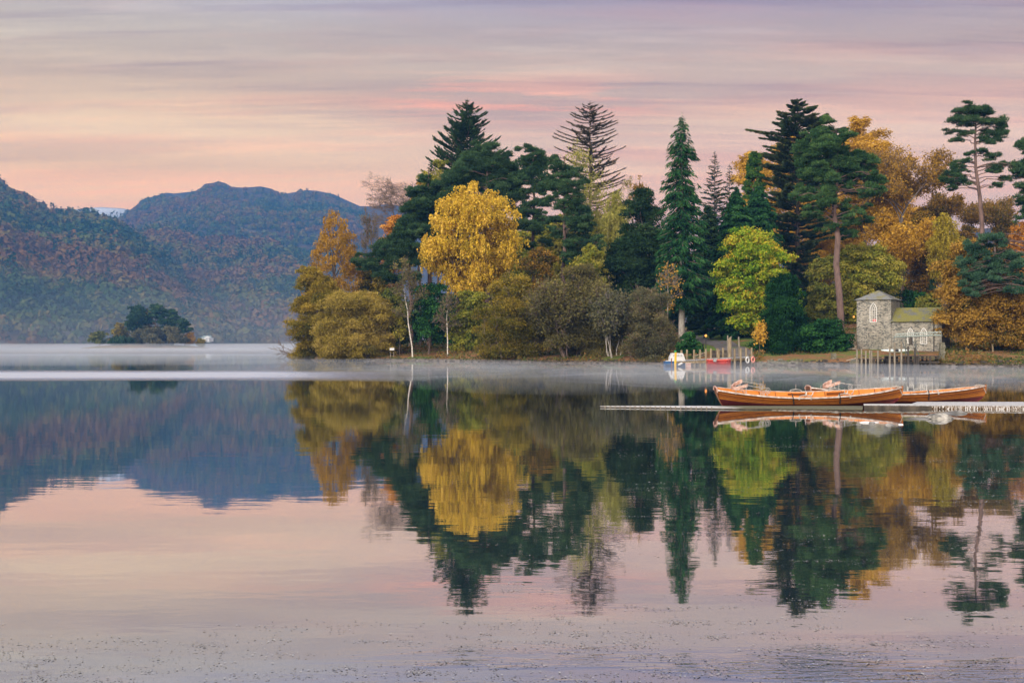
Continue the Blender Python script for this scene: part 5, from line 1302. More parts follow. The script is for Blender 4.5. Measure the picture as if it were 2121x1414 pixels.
rock('largest rock off the stage, pale top and dark eastern face', 1945, 36.2, W(58, 36.2), .15, .5, RKM, 1, sx=.2)
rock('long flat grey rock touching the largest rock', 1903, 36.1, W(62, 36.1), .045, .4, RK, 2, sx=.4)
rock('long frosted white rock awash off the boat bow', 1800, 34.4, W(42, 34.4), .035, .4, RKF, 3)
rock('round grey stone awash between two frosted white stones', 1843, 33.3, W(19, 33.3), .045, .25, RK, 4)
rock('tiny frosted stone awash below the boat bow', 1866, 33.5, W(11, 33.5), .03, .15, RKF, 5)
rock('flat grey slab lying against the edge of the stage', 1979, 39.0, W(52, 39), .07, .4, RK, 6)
rock('small dark stone sitting on the long frosted white rock', 1806, 34.15, W(12, 34.4), .05, .15, RK, 7)

# ================================================================ landing jetty by the lawn
def PX(px, D): return X(px, D)
jt = thing('jetty', 'wooden jetty with frosted deck and two rows of posts below the lawn', 'jetty', (X(1480, 128), 128, .4))
A = np.array([X(1398, 124.0), 124.0, .52]); B_ = np.array([X(1561, 131.5), 131.5, .86]); Afar = A + np.array([.5, 3.6, .0]); Bfar = B_
def jl(t, far=0.0, dz=0.0): return A + (B_ - A) * t + np.array([.5, 3.6, 0]) * far + np.array([0, 0, dz])
b = MB()
for k in range(44):
    t0, t1 = k / 44 + .002, (k + 1) / 44 - .003
    q = [jl(t0), jl(t1), jl(t1, 1), jl(t0, 1)]; v = [list(p) for p in q] + [[p[0], p[1], p[2] - .13] for p in q]
    b.add(v, [[0, 1, 2, 3], [7, 6, 5, 4], [0, 4, 5, 1], [1, 5, 6, 2], [2, 6, 7, 3], [3, 7, 4, 0]])
b.build('deck', FROST, jt)
for far in (.02, .98):
    b = MB(); b.beam(jl(0, far, -.24), jl(1, far, -.24), .12, .2); b.build('beam', TANW, jt)
b = MB(); b.box((X(1429, 123.8), 123.85, .37), (W(62, 124), .06, .16), .02); b.build('fascia', TANW, jt)
for i, (px, ty, far) in enumerate([(1411.6, 725, 0), (1423, 724, 1), (1437.6, 724, 0), (1450, 723.5, 0), (1462, 722.5, 0), (1472.7, 721.5, 1), (1486, 721, 1), (1489, 724, 0), (1497.7, 720, 1), (1521.7, 722, 0), (1534.3, 721, 0), (1545.4, 720.5, 1), (1557, 720, 0)]):
    t = (X(px, 128) - A[0]) / (B_[0] - A[0]); p = jl(t, far)
    p[1] += -.09 if far == 0 else .09
    b = MB(); b.tube([[X(px, p[1]), p[1], -.9], [X(px, p[1]), p[1], Z(ty, p[1])]], [.115, .10], 9); b.build('post', TANW, jt)
for px in (1432, 1443, 1468, 1479, 1508, 1527, 1541):
    t = (X(px, 128) - A[0]) / (B_[0] - A[0]); p = jl(t, .5); b = MB(); b.box((X(px, p[1]), p[1], p[2] / 2 - .5), (.13, .13, p[2] + .8)); b.build('pile', DARKW, jt)
def post(name, label, px, ty, D, r, mat=TANW, base=None, group=None, cap=None):
    g = float(ground(X(px, D), D)) if base is None else base
    root = thing(name, label, 'post', (X(px, D), D, g), group=group)
    rng = np.random.default_rng(int(px)); x = X(px, D); zt = Z(ty, D)
    b = MB(); b.tube([[x, D, g - .4], [x + rng.normal() * .015, D, (g + zt) / 2], [x + rng.normal() * .03, D, zt - .02], [x + rng.normal() * .03, D, zt]], [r * 1.06, r, r * .97, r * .8], 9); b.build('shaft', mat, root)
    if cap: b = MB(); b.tube([[x, D, zt + .002], [x, D, zt + .18]], r * 1.04, 9); b.build('cap', cap, root)
    return root
YEL = pmat('yellow_paint', [(.55, .33, .02), (.72, .45, .03)], 5, .5); GRN = pmat('green_paint', [(.02, .22, .07), (.04, .32, .10)], 5, .5); WHT = pmat('white_paint', [(.44, .45, .46), (.58, .59, .60)], 4, .45); RED = pmat('red_paint', [(.30, .022, .02), (.42, .04, .035)], 3, .45); BLUE = pmat('blue_paint', [(.012, .07, .20), (.02, .11, .30)], 3, .4); PINK = pmat('faded_pink_plastic', [(.55, .20, .17), (.68, .30, .26)], 4, .5); RUST = pmat('rusty_steel', [(.10, .04, .025), (.20, .08, .04)], 6, .8)
post('mooring_post', 'thickest and tallest tan post rising behind the jetty deck', 1511, 700, 131.5, .165, TANW, -.5)
post('mooring_post', 'thin grey post just west of the tallest jetty post', 1507.3, 695, 133, .07, OLDW, .2)
post('mooring_post', 'thin grey post just east of the tallest jetty post', 1514.5, 697, 134, .06, OLDW, .2)
post('mooring_post', 'grey post standing in the shingle east of the tall jetty posts', 1531, 698, 136, .09, OLDW)
post('mooring_post', 'thin dark post on the bank behind the cabin boat', 1434, 713, 139, .09, DARKW)
post('mooring_post', 'thin dark post on the bank in front of the lamp', 1456, 712, 139.5, .09, DARKW)
post('channel_post', 'yellow post with green top beside the cabin boat', 1398.7, 729.5, 122.8, .11, YEL, -.6, cap=GRN)
post('channel_post', 'short rust red pipe standing in the water before the blue hull', 1391, 742, 121.6, .05, RUST, -.6)
b = MB(); b.box((X(1449, 134), 134, 1.05), (W(30, 134), .1, .1), 0, tilt=Matrix.Rotation(rad(-18), 3, 'Y')); b.box((X(1449, 134.5), 134.5, .8), (W(26, 134), .1, .1), 0, tilt=Matrix.Rotation(rad(-18), 3, 'Y'))
o = b.build('handrail', OLDW); tag(o, 'sloping grey handrail boards behind the jetty posts', 'handrail')
b = MB(); rngw = np.random.default_rng(4)
for k in range(9):
    for j in range(3): b.box((X(1474 + k * 4.2, 134.8), 134.8 + rngw.normal() * .03, .45 + j * .42), (.19 + rngw.uniform(0, .02), .3, .38))
o = b.build('retaining_wall', DARKW); tag(o, 'dark timber retaining wall behind the jetty deck', 'wall')

# cabin boat
D = 123.4
cb = thing('cabin_boat', 'small motor boat with blue hull and white cabin at the jetty end', 'motor boat', (X(1403, D + 1.2), D + 1.2, 0))
def hull_simple(root, name, mat, x0, x1, yc, beam, z0, z1, bow=.25, flip=False, lift=.12, local=False):
    b = MB(); ts = np.linspace(0, 1, 18); rows = []
    for u, wf in ((0, .35), (.15, .72), (.5, .93), (1, 1.0), (1, .86), (.55, .80)):
        row = []
        for t in ts:
            tt = t if not flip else 1 - t
            wv = beam / 2 * wf * (1 - max(0, (tt - (1 - bow * 1.6)) / (bow * 1.6)) ** 2.2 * .97)
            row.append([x0 + (x1 - x0) * t, wv, z0 + (z1 - z0) * u + lift * max(0, tt - .5) ** 2 * 4 * u])
        rows.append(row)
    for s in (1, -1): b.grid(np.array([[[p[0], yc + p[1] * s, p[2]] for p in r] for r in rows]), flip=(s < 0))
    te = 0 if not flip else -1
    ring = [[rows[k][te][0], yc + rows[k][te][1], rows[k][te][2]] for k in range(4)] + [[rows[k][te][0], yc - rows[k][te][1], rows[k][te][2]] for k in (3, 2, 1, 0)]
    b.add(ring, [list(range(8))])
    return b.build(name, mat, root, smooth=False)
hull_simple(cb, 'hull', BLUE, X(1379.5, D), X(1426, D), D + 1.3, 1.7, -.12, .46, flip=False, lift=.05)
b = MB(); b.tube([[X(1379.5, D) + .02, D + .46, .50], [X(1400, D), D + .44, .50], [X(1413, D), D + .5, .52]], .045, 6); b.build('rubbing_strake', WHT, cb)
b = MB(); b.box((X(1400, D), D + 1.3, .47), (W(36, D), 1.45, .03)); b.build('cockpit_floor', WHT, cb)
xa, xb_ = X(1389.5, D), X(1421.5, D); zc0, zc1 = .49, Z(731.5, D)
b = MB(); o_ = [(xa, zc0), (xb_ + .05, zc0), (xb_ - .12, zc0 + .52), (xb_ - .22, zc1), (xa + .22, zc1 + .02), (xa + .02, zc0 + .35)]
b.prism(o_, D + .78, D + 1.95); cabn = b.build('cabin', WHT, cb)
GLASS = pmat('dark_window_glass', [(.012, .014, .017), (.03, .032, .036)], 2, .25, spec=.12)
GREYG = pmat('pale_cabin_glass', [(.25, .26, .27), (.38, .39, .40)], 2, .15, spec=.7)
b = MB(); b.prism([(xa + .30, zc0 + .42), (xa + .95, zc0 + .42), (xa + .95, zc1 - .09), (xa + .38, zc1 - .09)], D + .765, D + .79); b.build('window', GREYG, cb)
b = MB(); b.prism([(xa + 1.03, zc0 + .42), (xb_ - .27, zc0 + .42), (xb_ - .33, zc1 - .09), (xa + 1.03, zc1 - .09)], D + .765, D + .79); b.build('window', GREYG, cb)

# red inflatable with outboard
D = 121.9
rd = thing('dinghy', 'red open dinghy with grey outboard motor moored against the jetty', 'dinghy', (X(1492, D), D + .8, 0))
hull_simple(rd, 'hull', RED, X(1467.5, D), X(1516, D), D + .75, 1.3, -.1, .62, bow=.2, lift=.03)
b = MB(); b.tube([[X(1468, D), D + .1, .60], [X(1490, D), D + .1, .60], [X(1508, D), D + .2, .63], [X(1516, D), D + .7, .66]], .06, 8); b.tube([[X(1468, D), D + 1.4, .60], [X(1490, D), D + 1.4, .60], [X(1508, D), D + 1.3, .63], [X(1516, D), D + .8, .66]], .06, 8); b.build('rubbing_strake', pmat('faded_red', [(.50, .09, .07), (.62, .16, .13)], 4, .6), rd)
GREYM = pmat('grey_motor', [(.16, .17, .18), (.30, .31, .32)], 5, .4)
xo = X(1480, D)
b = MB(); b.box((xo, D - .15, .58), (.28, .36, .26)); b.box((xo, D - .15, .73), (.22, .30, .06)); mo = b.build('outboard_motor', GREYM, rd)
b = MB(); b.box((xo, D - .15, .28), (.11, .16, .4)); b.box((xo + .03, D - .15, .02), (.2, .1, .18)); b.build('motor_leg', GREYM, mo)
def ring(label, px, py, D, R_, mat):
    root = thing('life_ring', label, 'life ring', (X(px, D), D, Z(py, D) - R_))
    c = np.array([X(px, D), D, Z(py, D)]); a = np.linspace(0, 6.283, 29)
    b = MB(); b.tube([[c[0] + R_ * .62 * math.cos(k), c[1] + R_ * .4 * math.cos(k), c[2] + R_ * math.sin(k)] for k in a], .075, 8, cap=False); b.build('ring', mat, root)
    b = MB(); b.tube([[c[0], c[1] + .06, c[2] + R_], [c[0], c[1] + .10, c[2] + R_ + .22]], .015, 5); b.build('rope', ROPE, root)
ring('white life ring hanging from the jetty edge', 1548.2, 745.5, 130.2, .27, WHT)
ring('faded pink life ring hanging at the shore end of the jetty', 1559.6, 744.5, 130.7, .27, PINK)
fb = thing('float', 'white curved fender float lying in the water under the jetty', 'float', (X(1409, 121.5), 121.5, 0))
b = MB(); b.tube([P(1404.5, 757, 121.5) + [0, 0, .05], P(1408, 754.5, 121.5), P(1412, 752, 121.5), P(1414, 752.5, 121.5)], [.06, .11, .1, .05], 8); b.build('body', WHT, fb)
fb = thing('crate', 'pale crate with red stripes floating under the jetty', 'crate', (X(1426, 122), 122, 0))
b = MB(); b.box((X(1426, 122), 122.2, .17), (W(10.5, 122), .4, .34)); b.build('body', pmat('pale_box', [(.36, .30, .27), (.5, .43, .39)], 4, .7), fb)
for zz in (.09, .17, .25): b = MB(); b.box((X(1426, 122), 121.995, zz), (W(9.5, 122), .012, .03)); b.build('stripe', RED, fb)

# ================================================================ lamps
def lamp(label, px, py, D, stem=True, r=.12, e=70, wall=False):
    z = Z(py, D); g = float(ground(X(px, D), D)); x = X(px, D)
    root = thing('path_lamp', label, 'lamp', (x, D, z if wall else g))
    bs = MB(); nu = 12; rows = []
    for i in range(9):
        th = math.pi * i / 8; rows.append([[x + r * math.sin(th) * math.cos(a), D + r * math.sin(th) * math.sin(a), z + r * math.cos(th)] for a in np.linspace(0, 6.283, nu + 1)])
    bs.grid(np.array(rows)); bs.build('bulb', emat('lamp_glow', (1.0, .36, .07), e * .022), root, smooth=True)
    b = MB()
    if wall: b.beam([x + r * .5, D, z + .1], [x + .5, D + .3, z + .12], .05, .05); b.build('bracket', BLACK, root)
    else:
        b.tube([[x, D, g - .1], [x, D, z - r]], .05, 7); b.build('post', BLACK, root)
        b = MB(); b.tube([[x, D, z + r * .95], [x, D, z + r * 1.6]], [r * 1.2, r * .2], 8); b.build('cap', BLACK, root)
lamp('lit low lamp on the lawn beside the path', 1462, 695, 142, r=.13, e=110)
lamp('lit lamp half hidden in the willow at the foot of the drooping conifer', 1391, 678.5, 147, r=.08, e=60)
lamp('lit lamp on a bracket at the corner of the boathouse tower', 1768.5, 656, 141, r=.11, e=90, wall=True)

# ================================================================ boathouse
HZ = 1.25
AH = rad(-31)
e1 = np.array([math.cos(AH), math.sin(AH), 0]); e2 = np.array([-math.sin(AH), math.cos(AH), 0]); ez3 = np.array([0, 0, 1.0])
HD = 140.0
corner = np.array([X(1774.5, HD), HD, HZ])
def solve(px):
    """distance along the front wall (from the tower's west corner) that shows at photo column px"""
    k = (px - CX) / F
    return (k * corner[1] - corner[0]) / (e1[0] - k * e1[1])
def hp(u, v, z): return corner + e1 * u + e2 * v + ez3 * (z - HZ)
def hz(py, u=2.0): return Z(py, corner[1] + e1[1] * u)
TW = solve(1845.7); TDp = TW
WE = solve(1950)
# walls of rubble stone
m, nt, out = newmat('rubble_stone')
v = coords(nt, 'Object', (1, 1, 1.9))
vo = nt.nodes.new('ShaderNodeTexVoronoi'); vo.inputs['Scale'].default_value = 4.6; vo.inputs['Randomness'].default_value = 1; nt.links.new(v, vo.inputs['Vector'])
ve = nt.nodes.new('ShaderNodeTexVoronoi'); ve.feature = 'DISTANCE_TO_EDGE'; ve.inputs['Scale'].default_value = 4.6; nt.links.new(v, ve.inputs['Vector'])
sx_ = nt.nodes.new('ShaderNodeSeparateColor'); nt.links.new(vo.outputs['Color'], sx_.inputs[0])
stc = ramp(nt, [(.05, (.025, .032, .035)), (.22, (.075, .09, .093)), (.36, (.17, .18, .17)), (.6, (.27, .255, .22)), (.9, (.42, .40, .35))], sx_.outputs[0])
stc = mixc(nt, .35, stc, ramp(nt, [(.3, (.07, .07, .07)), (.7, (.30, .285, .255))], noise(nt, 9, 5, v)))
mort = maprange(nt, ve.outputs[0], .02, .07, 1, 0)
col = mixc(nt, mort, stc, (.30, .28, .235))
lime = maprange(nt, noise(nt, 1.5, 6, coords(nt), .7), .52, .66, 0, .7)
col = mixc(nt, lime, col, (.40, .375, .32))
stn = maprange(nt, noise(nt, .7, 5, coords(nt, 'Object', (1, 1, .5))), .5, .72, 0, .5)
col = mixc(nt, stn, col, (.10, .10, .085))
bs = nt.nodes.new('ShaderNodeBsdfPrincipled'); nt.links.new(col, bs.inputs['Base Color']); bs.inputs['Roughness'].default_value = .95; bs.inputs['Specular IOR Level'].default_value = .1
bn = nt.nodes.new('ShaderNodeBump'); bn.inputs['Distance'].default_value = .018; nt.links.new(maprange(nt, ve.outputs[0], 0, .12), bn.inputs['Height']); nt.links.new(bn.outputs[0], bs.inputs['Normal'])
nt.links.new(bs.outputs[0], out.inputs[0]); RUBBLE = m
def slate(name, base, moss, amt):
    m, nt, out = newmat(name)
    v = coords(nt); n2 = noise(nt, 14, 4, coords(nt, 'Object', (1, 1, 3)), .7); n1 = noise(nt, 1.3, 6, v, .65)
    c = ramp(nt, [(.3, tuple(x * .5 for x in base)), (.55, base), (.75, tuple(x * 1.5 for x in base))], n2)
    mc = ramp(nt, [(.35, tuple(x * .55 for x in moss)), (.65, moss)], n2)
    c = mixc(nt, maprange(nt, n1, .62 - amt * .3, .74 - amt * .3, 0, 1), c, mc)
    b = nt.nodes.new('ShaderNodeBsdfPrincipled'); nt.links.new(c, b.inputs['Base Color']); b.inputs['Roughness'].default_value = .9; b.inputs['Specular IOR Level'].default_value = .15
    nt.links.new(b.outputs[0], out.inputs[0]); return m
SLATE = slate('lichened_slate', (.20, .21, .215), (.24, .23, .13), .45); SLATEM = slate('mossy_slate', (.15, .155, .14), (.23, .22, .07), .75)
DRESS = pmat('dressed_stone', [(.22, .20, .17), (.33, .30, .26), (.42, .39, .34)], 3, .95, .01)
hs = thing('boathouse', 'old stone boathouse with square tower, gothic windows and mossy slate roofs', 'boathouse', corner)
def hbox(b, u0, u1, v0, v1, z0, z1):
    q = [hp(u0, v0, z0), hp(u1, v0, z0), hp(u1, v1, z0), hp(u0, v1, z0), hp(u0, v0, z1), hp(u1, v0, z1), hp(u1, v1, z1), hp(u0, v1, z1)]
    return b.add(q, [[0, 3, 2, 1], [4, 5, 6, 7], [0, 1, 5, 4], [1, 2, 6, 5], [2, 3, 7, 6], [3, 0, 4, 7]])
ZE = hz(621, TW / 2); ZA = hz(600, TW / 2) ; ZWE = hz(667, 5); ZWR = hz(636, 6)
b = MB(); hbox(b, 0, TW, 0, TDp, HZ - 1.2, ZE); b.build('tower_wall', RUBBLE, hs)
b = MB(); hbox(b, TW + .002, WE, .12, 4.0, HZ - 1.2, ZWE)
q = [hp(WE, .12, ZWE), hp(WE, 4.0, ZWE), hp(WE, 2.06, ZWR - .05)]; b.add(q, [[0, 1, 2]])
b.build('wing_wall', RUBBLE, hs)
# pyramid roof in courses
def course_quad(b, A0, A1, B0, B1, n, step=.028):
    """roof slope as overlapping courses from eaves (A0-A1) to top (B0-B1)"""
    A0, A1, B0, B1 = map(np.asarray, (A0, A1, B0, B1))
    nr = np.cross(A1 - A0, B0 - A0 if np.linalg.norm(B0 - A0) > .01 else B1 - A0); nr = nr / np.linalg.norm(nr)
    if nr[2] < 0: nr = -nr
    rg_ = np.random.default_rng(n)
    for k in range(n):
        t0, t1 = k / n, min((k + 1.15) / n, 1)
        a0, a1 = A0 + (B0 - A0) * t0, A1 + (B1 - A1) * t0; c0, c1 = A0 + (B0 - A0) * t1, A1 + (B1 - A1) * t1
        m_ = 14; rows = []
        for (p, q_, o_) in ((a0, a1, 0.0), (a0, a1, step * 1.2), (c0, c1, .004)):
            rows.append([p + (q_ - p) * s + nr * (o_ + rg_.uniform(-.004, .008)) for s in np.linspace(0, 1, m_)])
        b.grid(np.array(rows))
ov = .22
E = [hp(-ov, -ov, ZE), hp(TW + ov, -ov, ZE), hp(TW + ov, TDp + ov, ZE), hp(-ov, TDp + ov, ZE)]; ap = hp(TW / 2, TDp / 2, ZA)
b = MB()
for k in range(4): course_quad(b, E[k], E[(k + 1) % 4], ap, ap, 11)
tr_ = b.build('tower_roof', SLATE, hs)
b = MB()
for k in range(4): b.beam(E[k] + [0, 0, .03], ap + [0, 0, .06], .13, .06)
b.build('hip_ridge', pmat('hip_tile', [(.20, .17, .13), (.34, .30, .24)], 6, .9), tr_)
b = MB(); b.add(np.array(E) - [0, 0, .012], [[3, 2, 1, 0]])
for k in range(4): b.beam(E[k] - [0, 0, .03], E[(k + 1) % 4] - [0, 0, .03], .10, .09)
b.build('gutter', BLACK, tr_)
b = MB(); b.tube([ap + [0, 0, .02], ap + [0, 0, .12], ap + [0, 0, .18], ap + [0, 0, .26], ap + [0, 0, .34]], [.09, .06, .10, .085, .01], 8); b.build('finial', pmat('lead', [(.30, .33, .36), (.45, .48, .5)], 6, .6), tr_)
# wing roof: slope to front and back, verge running up the tower's side
b = MB(); course_quad(b, hp(TW - .04, -.12, ZWE + .02), hp(WE + .15, -.12, ZWE + .02), hp(TW + .002, 2.06, ZWR), hp(WE + .15, 2.06, ZWR), 15)
course_quad(b, hp(WE + .15, 4.2, ZWE + .02), hp(TW + .002, 4.2, ZWE + .02), hp(WE + .15, 2.06, ZWR), hp(TW + .002, 2.06, ZWR), 10)
wr = b.build('wing_roof', SLATEM, hs)
b = MB(); b.beam(hp(TW, -.15, ZWE - .03), hp(WE + .12, -.15, ZWE - .03), .10, .09); b.build('gutter', BLACK, wr)
b = MB(); b.beam(hp(TW + .002, 2.06, ZWR + .04), hp(WE + .15, 2.06, ZWR + .04), .2, .08); b.build('ridge', DRESS, wr)
# chimney
uc = solve(1851); 
cu0, cz0, cz1 = TW * .80, hz(617), hz(604.5)
b = MB(); q0 = hp(cu0 + .42, TDp * .62, 0); BRICK = pmat('red_brick', [(.20, .11, .085), (.30, .17, .13), (.36, .25, .20)], 9, .95, .01)
for (hw_, za, zb) in ((.27, hz(621), hz(606.5)), (.32, hz(606.5), hz(604.8))): hbox(b, cu0 + .42 - hw_, cu0 + .42 + hw_, TDp * .62 - hw_, TDp * .62 + hw_, za, zb)
ch = b.build('chimney', BRICK, tr_)
b = MB(); b.tube([[q0[0], q0[1], hz(604.8)], [q0[0], q0[1], hz(600)]], [.16, .13], 10); b.tube([[q0[0], q0[1], hz(600.6)], [q0[0], q0[1], hz(599.6)]], .16, 10); b.build('chimney_pot', pmat('terracotta', [(.38, .13, .07), (.48, .19, .11)], 6, .8), ch)
WINW = pmat('white_window_paint', [(.68, .69, .70), (.80, .81, .82)], 4, .5)
# gothic windows
def garch(hw_, h_rect, h_arch, n=9):
    """(u,z) outline of a pointed arch window, z from 0"""
    r = (hw_ ** 2 + h_arch ** 2) / (2 * hw_); a1 = math.asin(min(h_arch / r, 1))
    R_ = [(hw_ - r + r * math.cos(a), h_rect + r * math.sin(a)) for a in np.linspace(0, a1, n)]
    return [(-hw_, 0), (hw_, 0)] + R_ + [(-x, z) for x, z in R_[-2::-1]]
def hprism(b, outline, u, v0, v1, z):
    n = len(outline); q = [hp(u + x, v0, z + zz) for x, zz in outline] + [hp(u + x, v1, z + zz) for x, zz in outline]
    b.add(q, [list(range(n))]); b.add(q, [[n + k for k in range(n)][::-1]]); b.add(q, [[k, k + n, (k + 1) % n + n, (k + 1) % n] for k in range(n)]); return b
def hring(b, o1, o2, u, v0, v1, z):
    """frame between two outlines of equal length"""
    n = len(o1); A_ = [hp(u + x, v0, z + zz) for x, zz in o1]; B2 = [hp(u + x, v0, z + zz) for x, zz in o2]; C_ = [hp(u + x, v1, z + zz) for x, zz in o1]; D_ = [hp(u + x, v1, z + zz) for x, zz in o2]
    q = A_ + B2 + C_ + D_; f = []
    for k in range(n):
        j = (k + 1) % n; f += [[k, j, n + j, n + k], [k, 2 * n + k, 2 * n + j, j], [n + k, n + j, 3 * n + j, 3 * n + k], [2 * n + k, 3 * n + k, 3 * n + j, 2 * n + j]]
    b.add(q, f); return b
def gothic(u, z0, hw_, hr, ha, v, surround=.13, rows=4, cols=3, label=None):
    o = garch(hw_, hr, ha); fi = [(x * (1 - .042 / hw_), max(zz * (1 - .05 / (hr + ha)), .05) if zz > 0 else .05) for x, zz in o]
    wn = MB(); hring(wn, o, fi, u, v - .05, v + .02, z0)
    t = .019
    for k in range(1, cols):
        x = -hw_ + 2 * hw_ * k / cols; q0, q1 = hp(u + x, v - .035, z0 + .03), hp(u + x, v - .035, z0 + hr + ha * .25); wn.beam(q0, q1, t, t, up=tuple(e2))
    for k in range(1, rows + 1):
        zz = hr * k / rows; wn.beam(hp(u - hw_ * .97, v - .034, z0 + zz), hp(u + hw_ * .97, v - .034, z0 + zz), t, t)
    # intersecting tracery in the pointed head
    r = (hw_ ** 2 + ha ** 2) / (2 * hw_)
    for k in range(cols + 1):
        xk = -hw_ + 2 * hw_ * k / cols
        for sg in (1, -1):
            pts_ = []
            for a in np.linspace(0, math.asin(min(ha / r, 1)), 9):
                x = xk + sg * (r - r * math.cos(a)); zz = hr + r * math.sin(a)
                lim = hw_ - (r - math.sqrt(max(r * r - (zz - hr) ** 2, 0)))
                if abs(x) <= lim * .98 + .002: pts_.append(hp(u + x, v - .033, z0 + zz))
            for p_, q_ in zip(pts_[:-1], pts_[1:]): wn.beam(p_, q_, t * .8, t * .8, up=tuple(e2))
    w_ = wn.build('window', WINW, hs)
    g = MB(); hprism(g, [(x * .96, zz * .985 + .01) for x, zz in o], u, v - .012, v + .01, z0); g.build('pane', GLASS, w_)
    if surround:
        o2 = garch(hw_ + surround, hr + .02, ha + surround * 1.25); s_ = MB(); hring(s_, o2, o, u, v - .03, v + .01, z0); s_.build('surround', DRESS, w_)
    s_ = MB(); s_.beam(hp(u - hw_ - .1, v - .05, z0 - .04), hp(u + hw_ + .1, v - .05, z0 - .04), .12, .08); s_.build('sill', DRESS, w_)
    return w_
def win(px0, px1, yt, yb, ha_px, v, **k):
    u0, u1 = solve(px0), solve(px1); um = (u0 + u1) / 2
    z0, z1 = hz(yb, um), hz(yt, um); ha = W(ha_px, 140); gothic(um, z0, (u1 - u0) / 2, z1 - z0 - ha, ha, v, **k)
    return um, z0
um, z0_ = win(1801.7, 1816.4, 627, 667, 15, 0.0, rows=5)
b = MB(); q = hp(um + .12, -.022, z0_ + .22); b.beam(hp(um - .05, -.02, z0_ + .2), hp(um + .3, -.02, z0_ + .2), .012, .22); b.build('red_notice', pmat('red_window_card', [(.6, .05, .06), (.7, .12, .12)], 3, .6), hs)
win(1879.3, 1891.5, 679, 711, 11, .12, rows=4, cols=3)
win(1906.3, 1919.6, 679, 712, 11, .12, rows=4, cols=3)
# blind recess and string course on the tower
u0, u1 = solve(1796.5), solve(1818)
b = MB(); o = [(-(u1 - u0) / 2, 0), ((u1 - u0) / 2, 0), ((u1 - u0) / 2, hz(688) - hz(701)), (-(u1 - u0) / 2, hz(688) - hz(701))]; oi = [(x * .93, .04 + zz * .88) for x, zz in o]
hring(b, o, oi, (u0 + u1) / 2, -.035, .02, hz(701)); b.beam(hp(u0 - .15, -.04, hz(687)), hp(u1 + .15, -.04, hz(687)), .08, .07); b.build('blind_panel', DRESS, hs)
b = MB(); ud = solve(1934); b.tube([hp(ud, .05, ZWE - .06), hp(ud, .05, HZ + .1)], .05, 8); b.build('drainpipe', BLACK, hs)

# ================================================================ bank furniture by the boathouse
st = thing('steps', 'worn wooden steps climbing beside the west wall of the boathouse tower', 'steps', (X(1765, 138), 138, 1.3))
for k in range(8):
    d = 137 + k * .55; b = MB(); b.box((X(1764, d), d, Z(722 - k * 4.2, d)), (W(17, d), .5, .16)); b.build('tread', OLDW, st)
gp = thing('gate_pier', 'square mossy stone pier standing on the beach west of the boathouse', 'pier', (X(1726.5, 129.5), 129.5, .3))
b = MB(); rngp = np.random.default_rng(3)
for k in range(5): b.box((X(1726.5, 129.5) + rngp.normal() * .012, 129.5, .1 + k * .25), (.46 + rngp.uniform(-.02, .03), .46, .245), rngp.normal() * .03)
b.build('shaft', pmat('mossy_stone', [(.05, .055, .035), (.12, .115, .085), (.2, .19, .15)], 5, .95, .02), gp)
b = MB(); b.box((X(1726.5, 129.5), 129.5, 1.27), (.5, .5, .08)); b.build('cap', MOSS, gp)
post('mooring_post', 'short dark stump at the water edge between lawn beach and stone pier', 1697, 746, 126.3, .11, DARKW, -.3)
sw = thing('slipway', 'broken mossy stone slip at the water edge beside the old pier', 'slipway', (X(1765, 127), 127, .2))
b = MB(); b.prism([(X(1748, 127), -.2), (X(1779, 127), -.2), (X(1779, 127), .62), (X(1770, 127), .55), (X(1755, 127), .28), (X(1748, 127), .25)], 126.2, 128.6); b.build('ramp', pmat('mossy_stone', []) if False else MATS['mossy_stone'], sw)
b = MB(); b.beam(P(1753, 746.5, 126.1), P(1773, 741.5, 126.1), .12, .06); b.build('kerb', DRESS, sw)
b = MB(); rngp = np.random.default_rng(8)
for k in range(34):
    px = rngp.uniform(1570, 1660); d = np.interp(px, [1570, 1660], [129.5, 128]) + rngp.uniform(0, 2.0); s_ = rngp.uniform(.15, .4)
    b.box((X(px, d), d, float(ground(X(px, d), d)) + s_ * .2), (s_ * 1.5, s_, s_ * .8), rngp.uniform(0, 3), tilt=Matrix.Rotation(rngp.normal() * .3, 3, 'X'))
o = b.build('boulder_bank', MATS['mossy_stone']); tag(o, 'tumbled mossy boulders along the shore between jetty and beach', 'boulders', kind='stuff')
# old pier
op = thing('pier', 'old black timber pier with many piles in front of the boathouse', 'pier', (X(1860, 123), 123, 0))
zd = Z(737.5, 123)
for k in range(14):
    b = MB(); d = 122.0 + (k % 7) * .42
    if k < 7: b.box(((X(1833, d) + X(1945, d)) / 2, d, zd), (X(1945, d) - X(1833, d), .38, .09))
    else: b.box(((X(1778, d) + X(1831, d)) / 2, d, zd - .27), (X(1831, d) - X(1778, d), .38, .08))
    b.build('plank', DARKW, op)
rngp = np.random.default_rng(9)
for px in (1781, 1789, 1797, 1806, 1815, 1822, 1834, 1838, 1845, 1852, 1858, 1865, 1873, 1879, 1887, 1893, 1902, 1911, 1920, 1784, 1800, 1811, 1830, 1841, 1848, 1856, 1869, 1883, 1898, 1927, 1938):
    d = 121.9 + rngp.choice([0, 1.2, 2.6]); lim = zd - .04 if px > 1832 else zd - .31
    b = MB(); b.tube([[X(px, d), d, -.8], [X(px, d) + rngp.normal() * .03, d, lim]], rngp.uniform(.06, .12), 8); b.build('pile', DARKW, op)
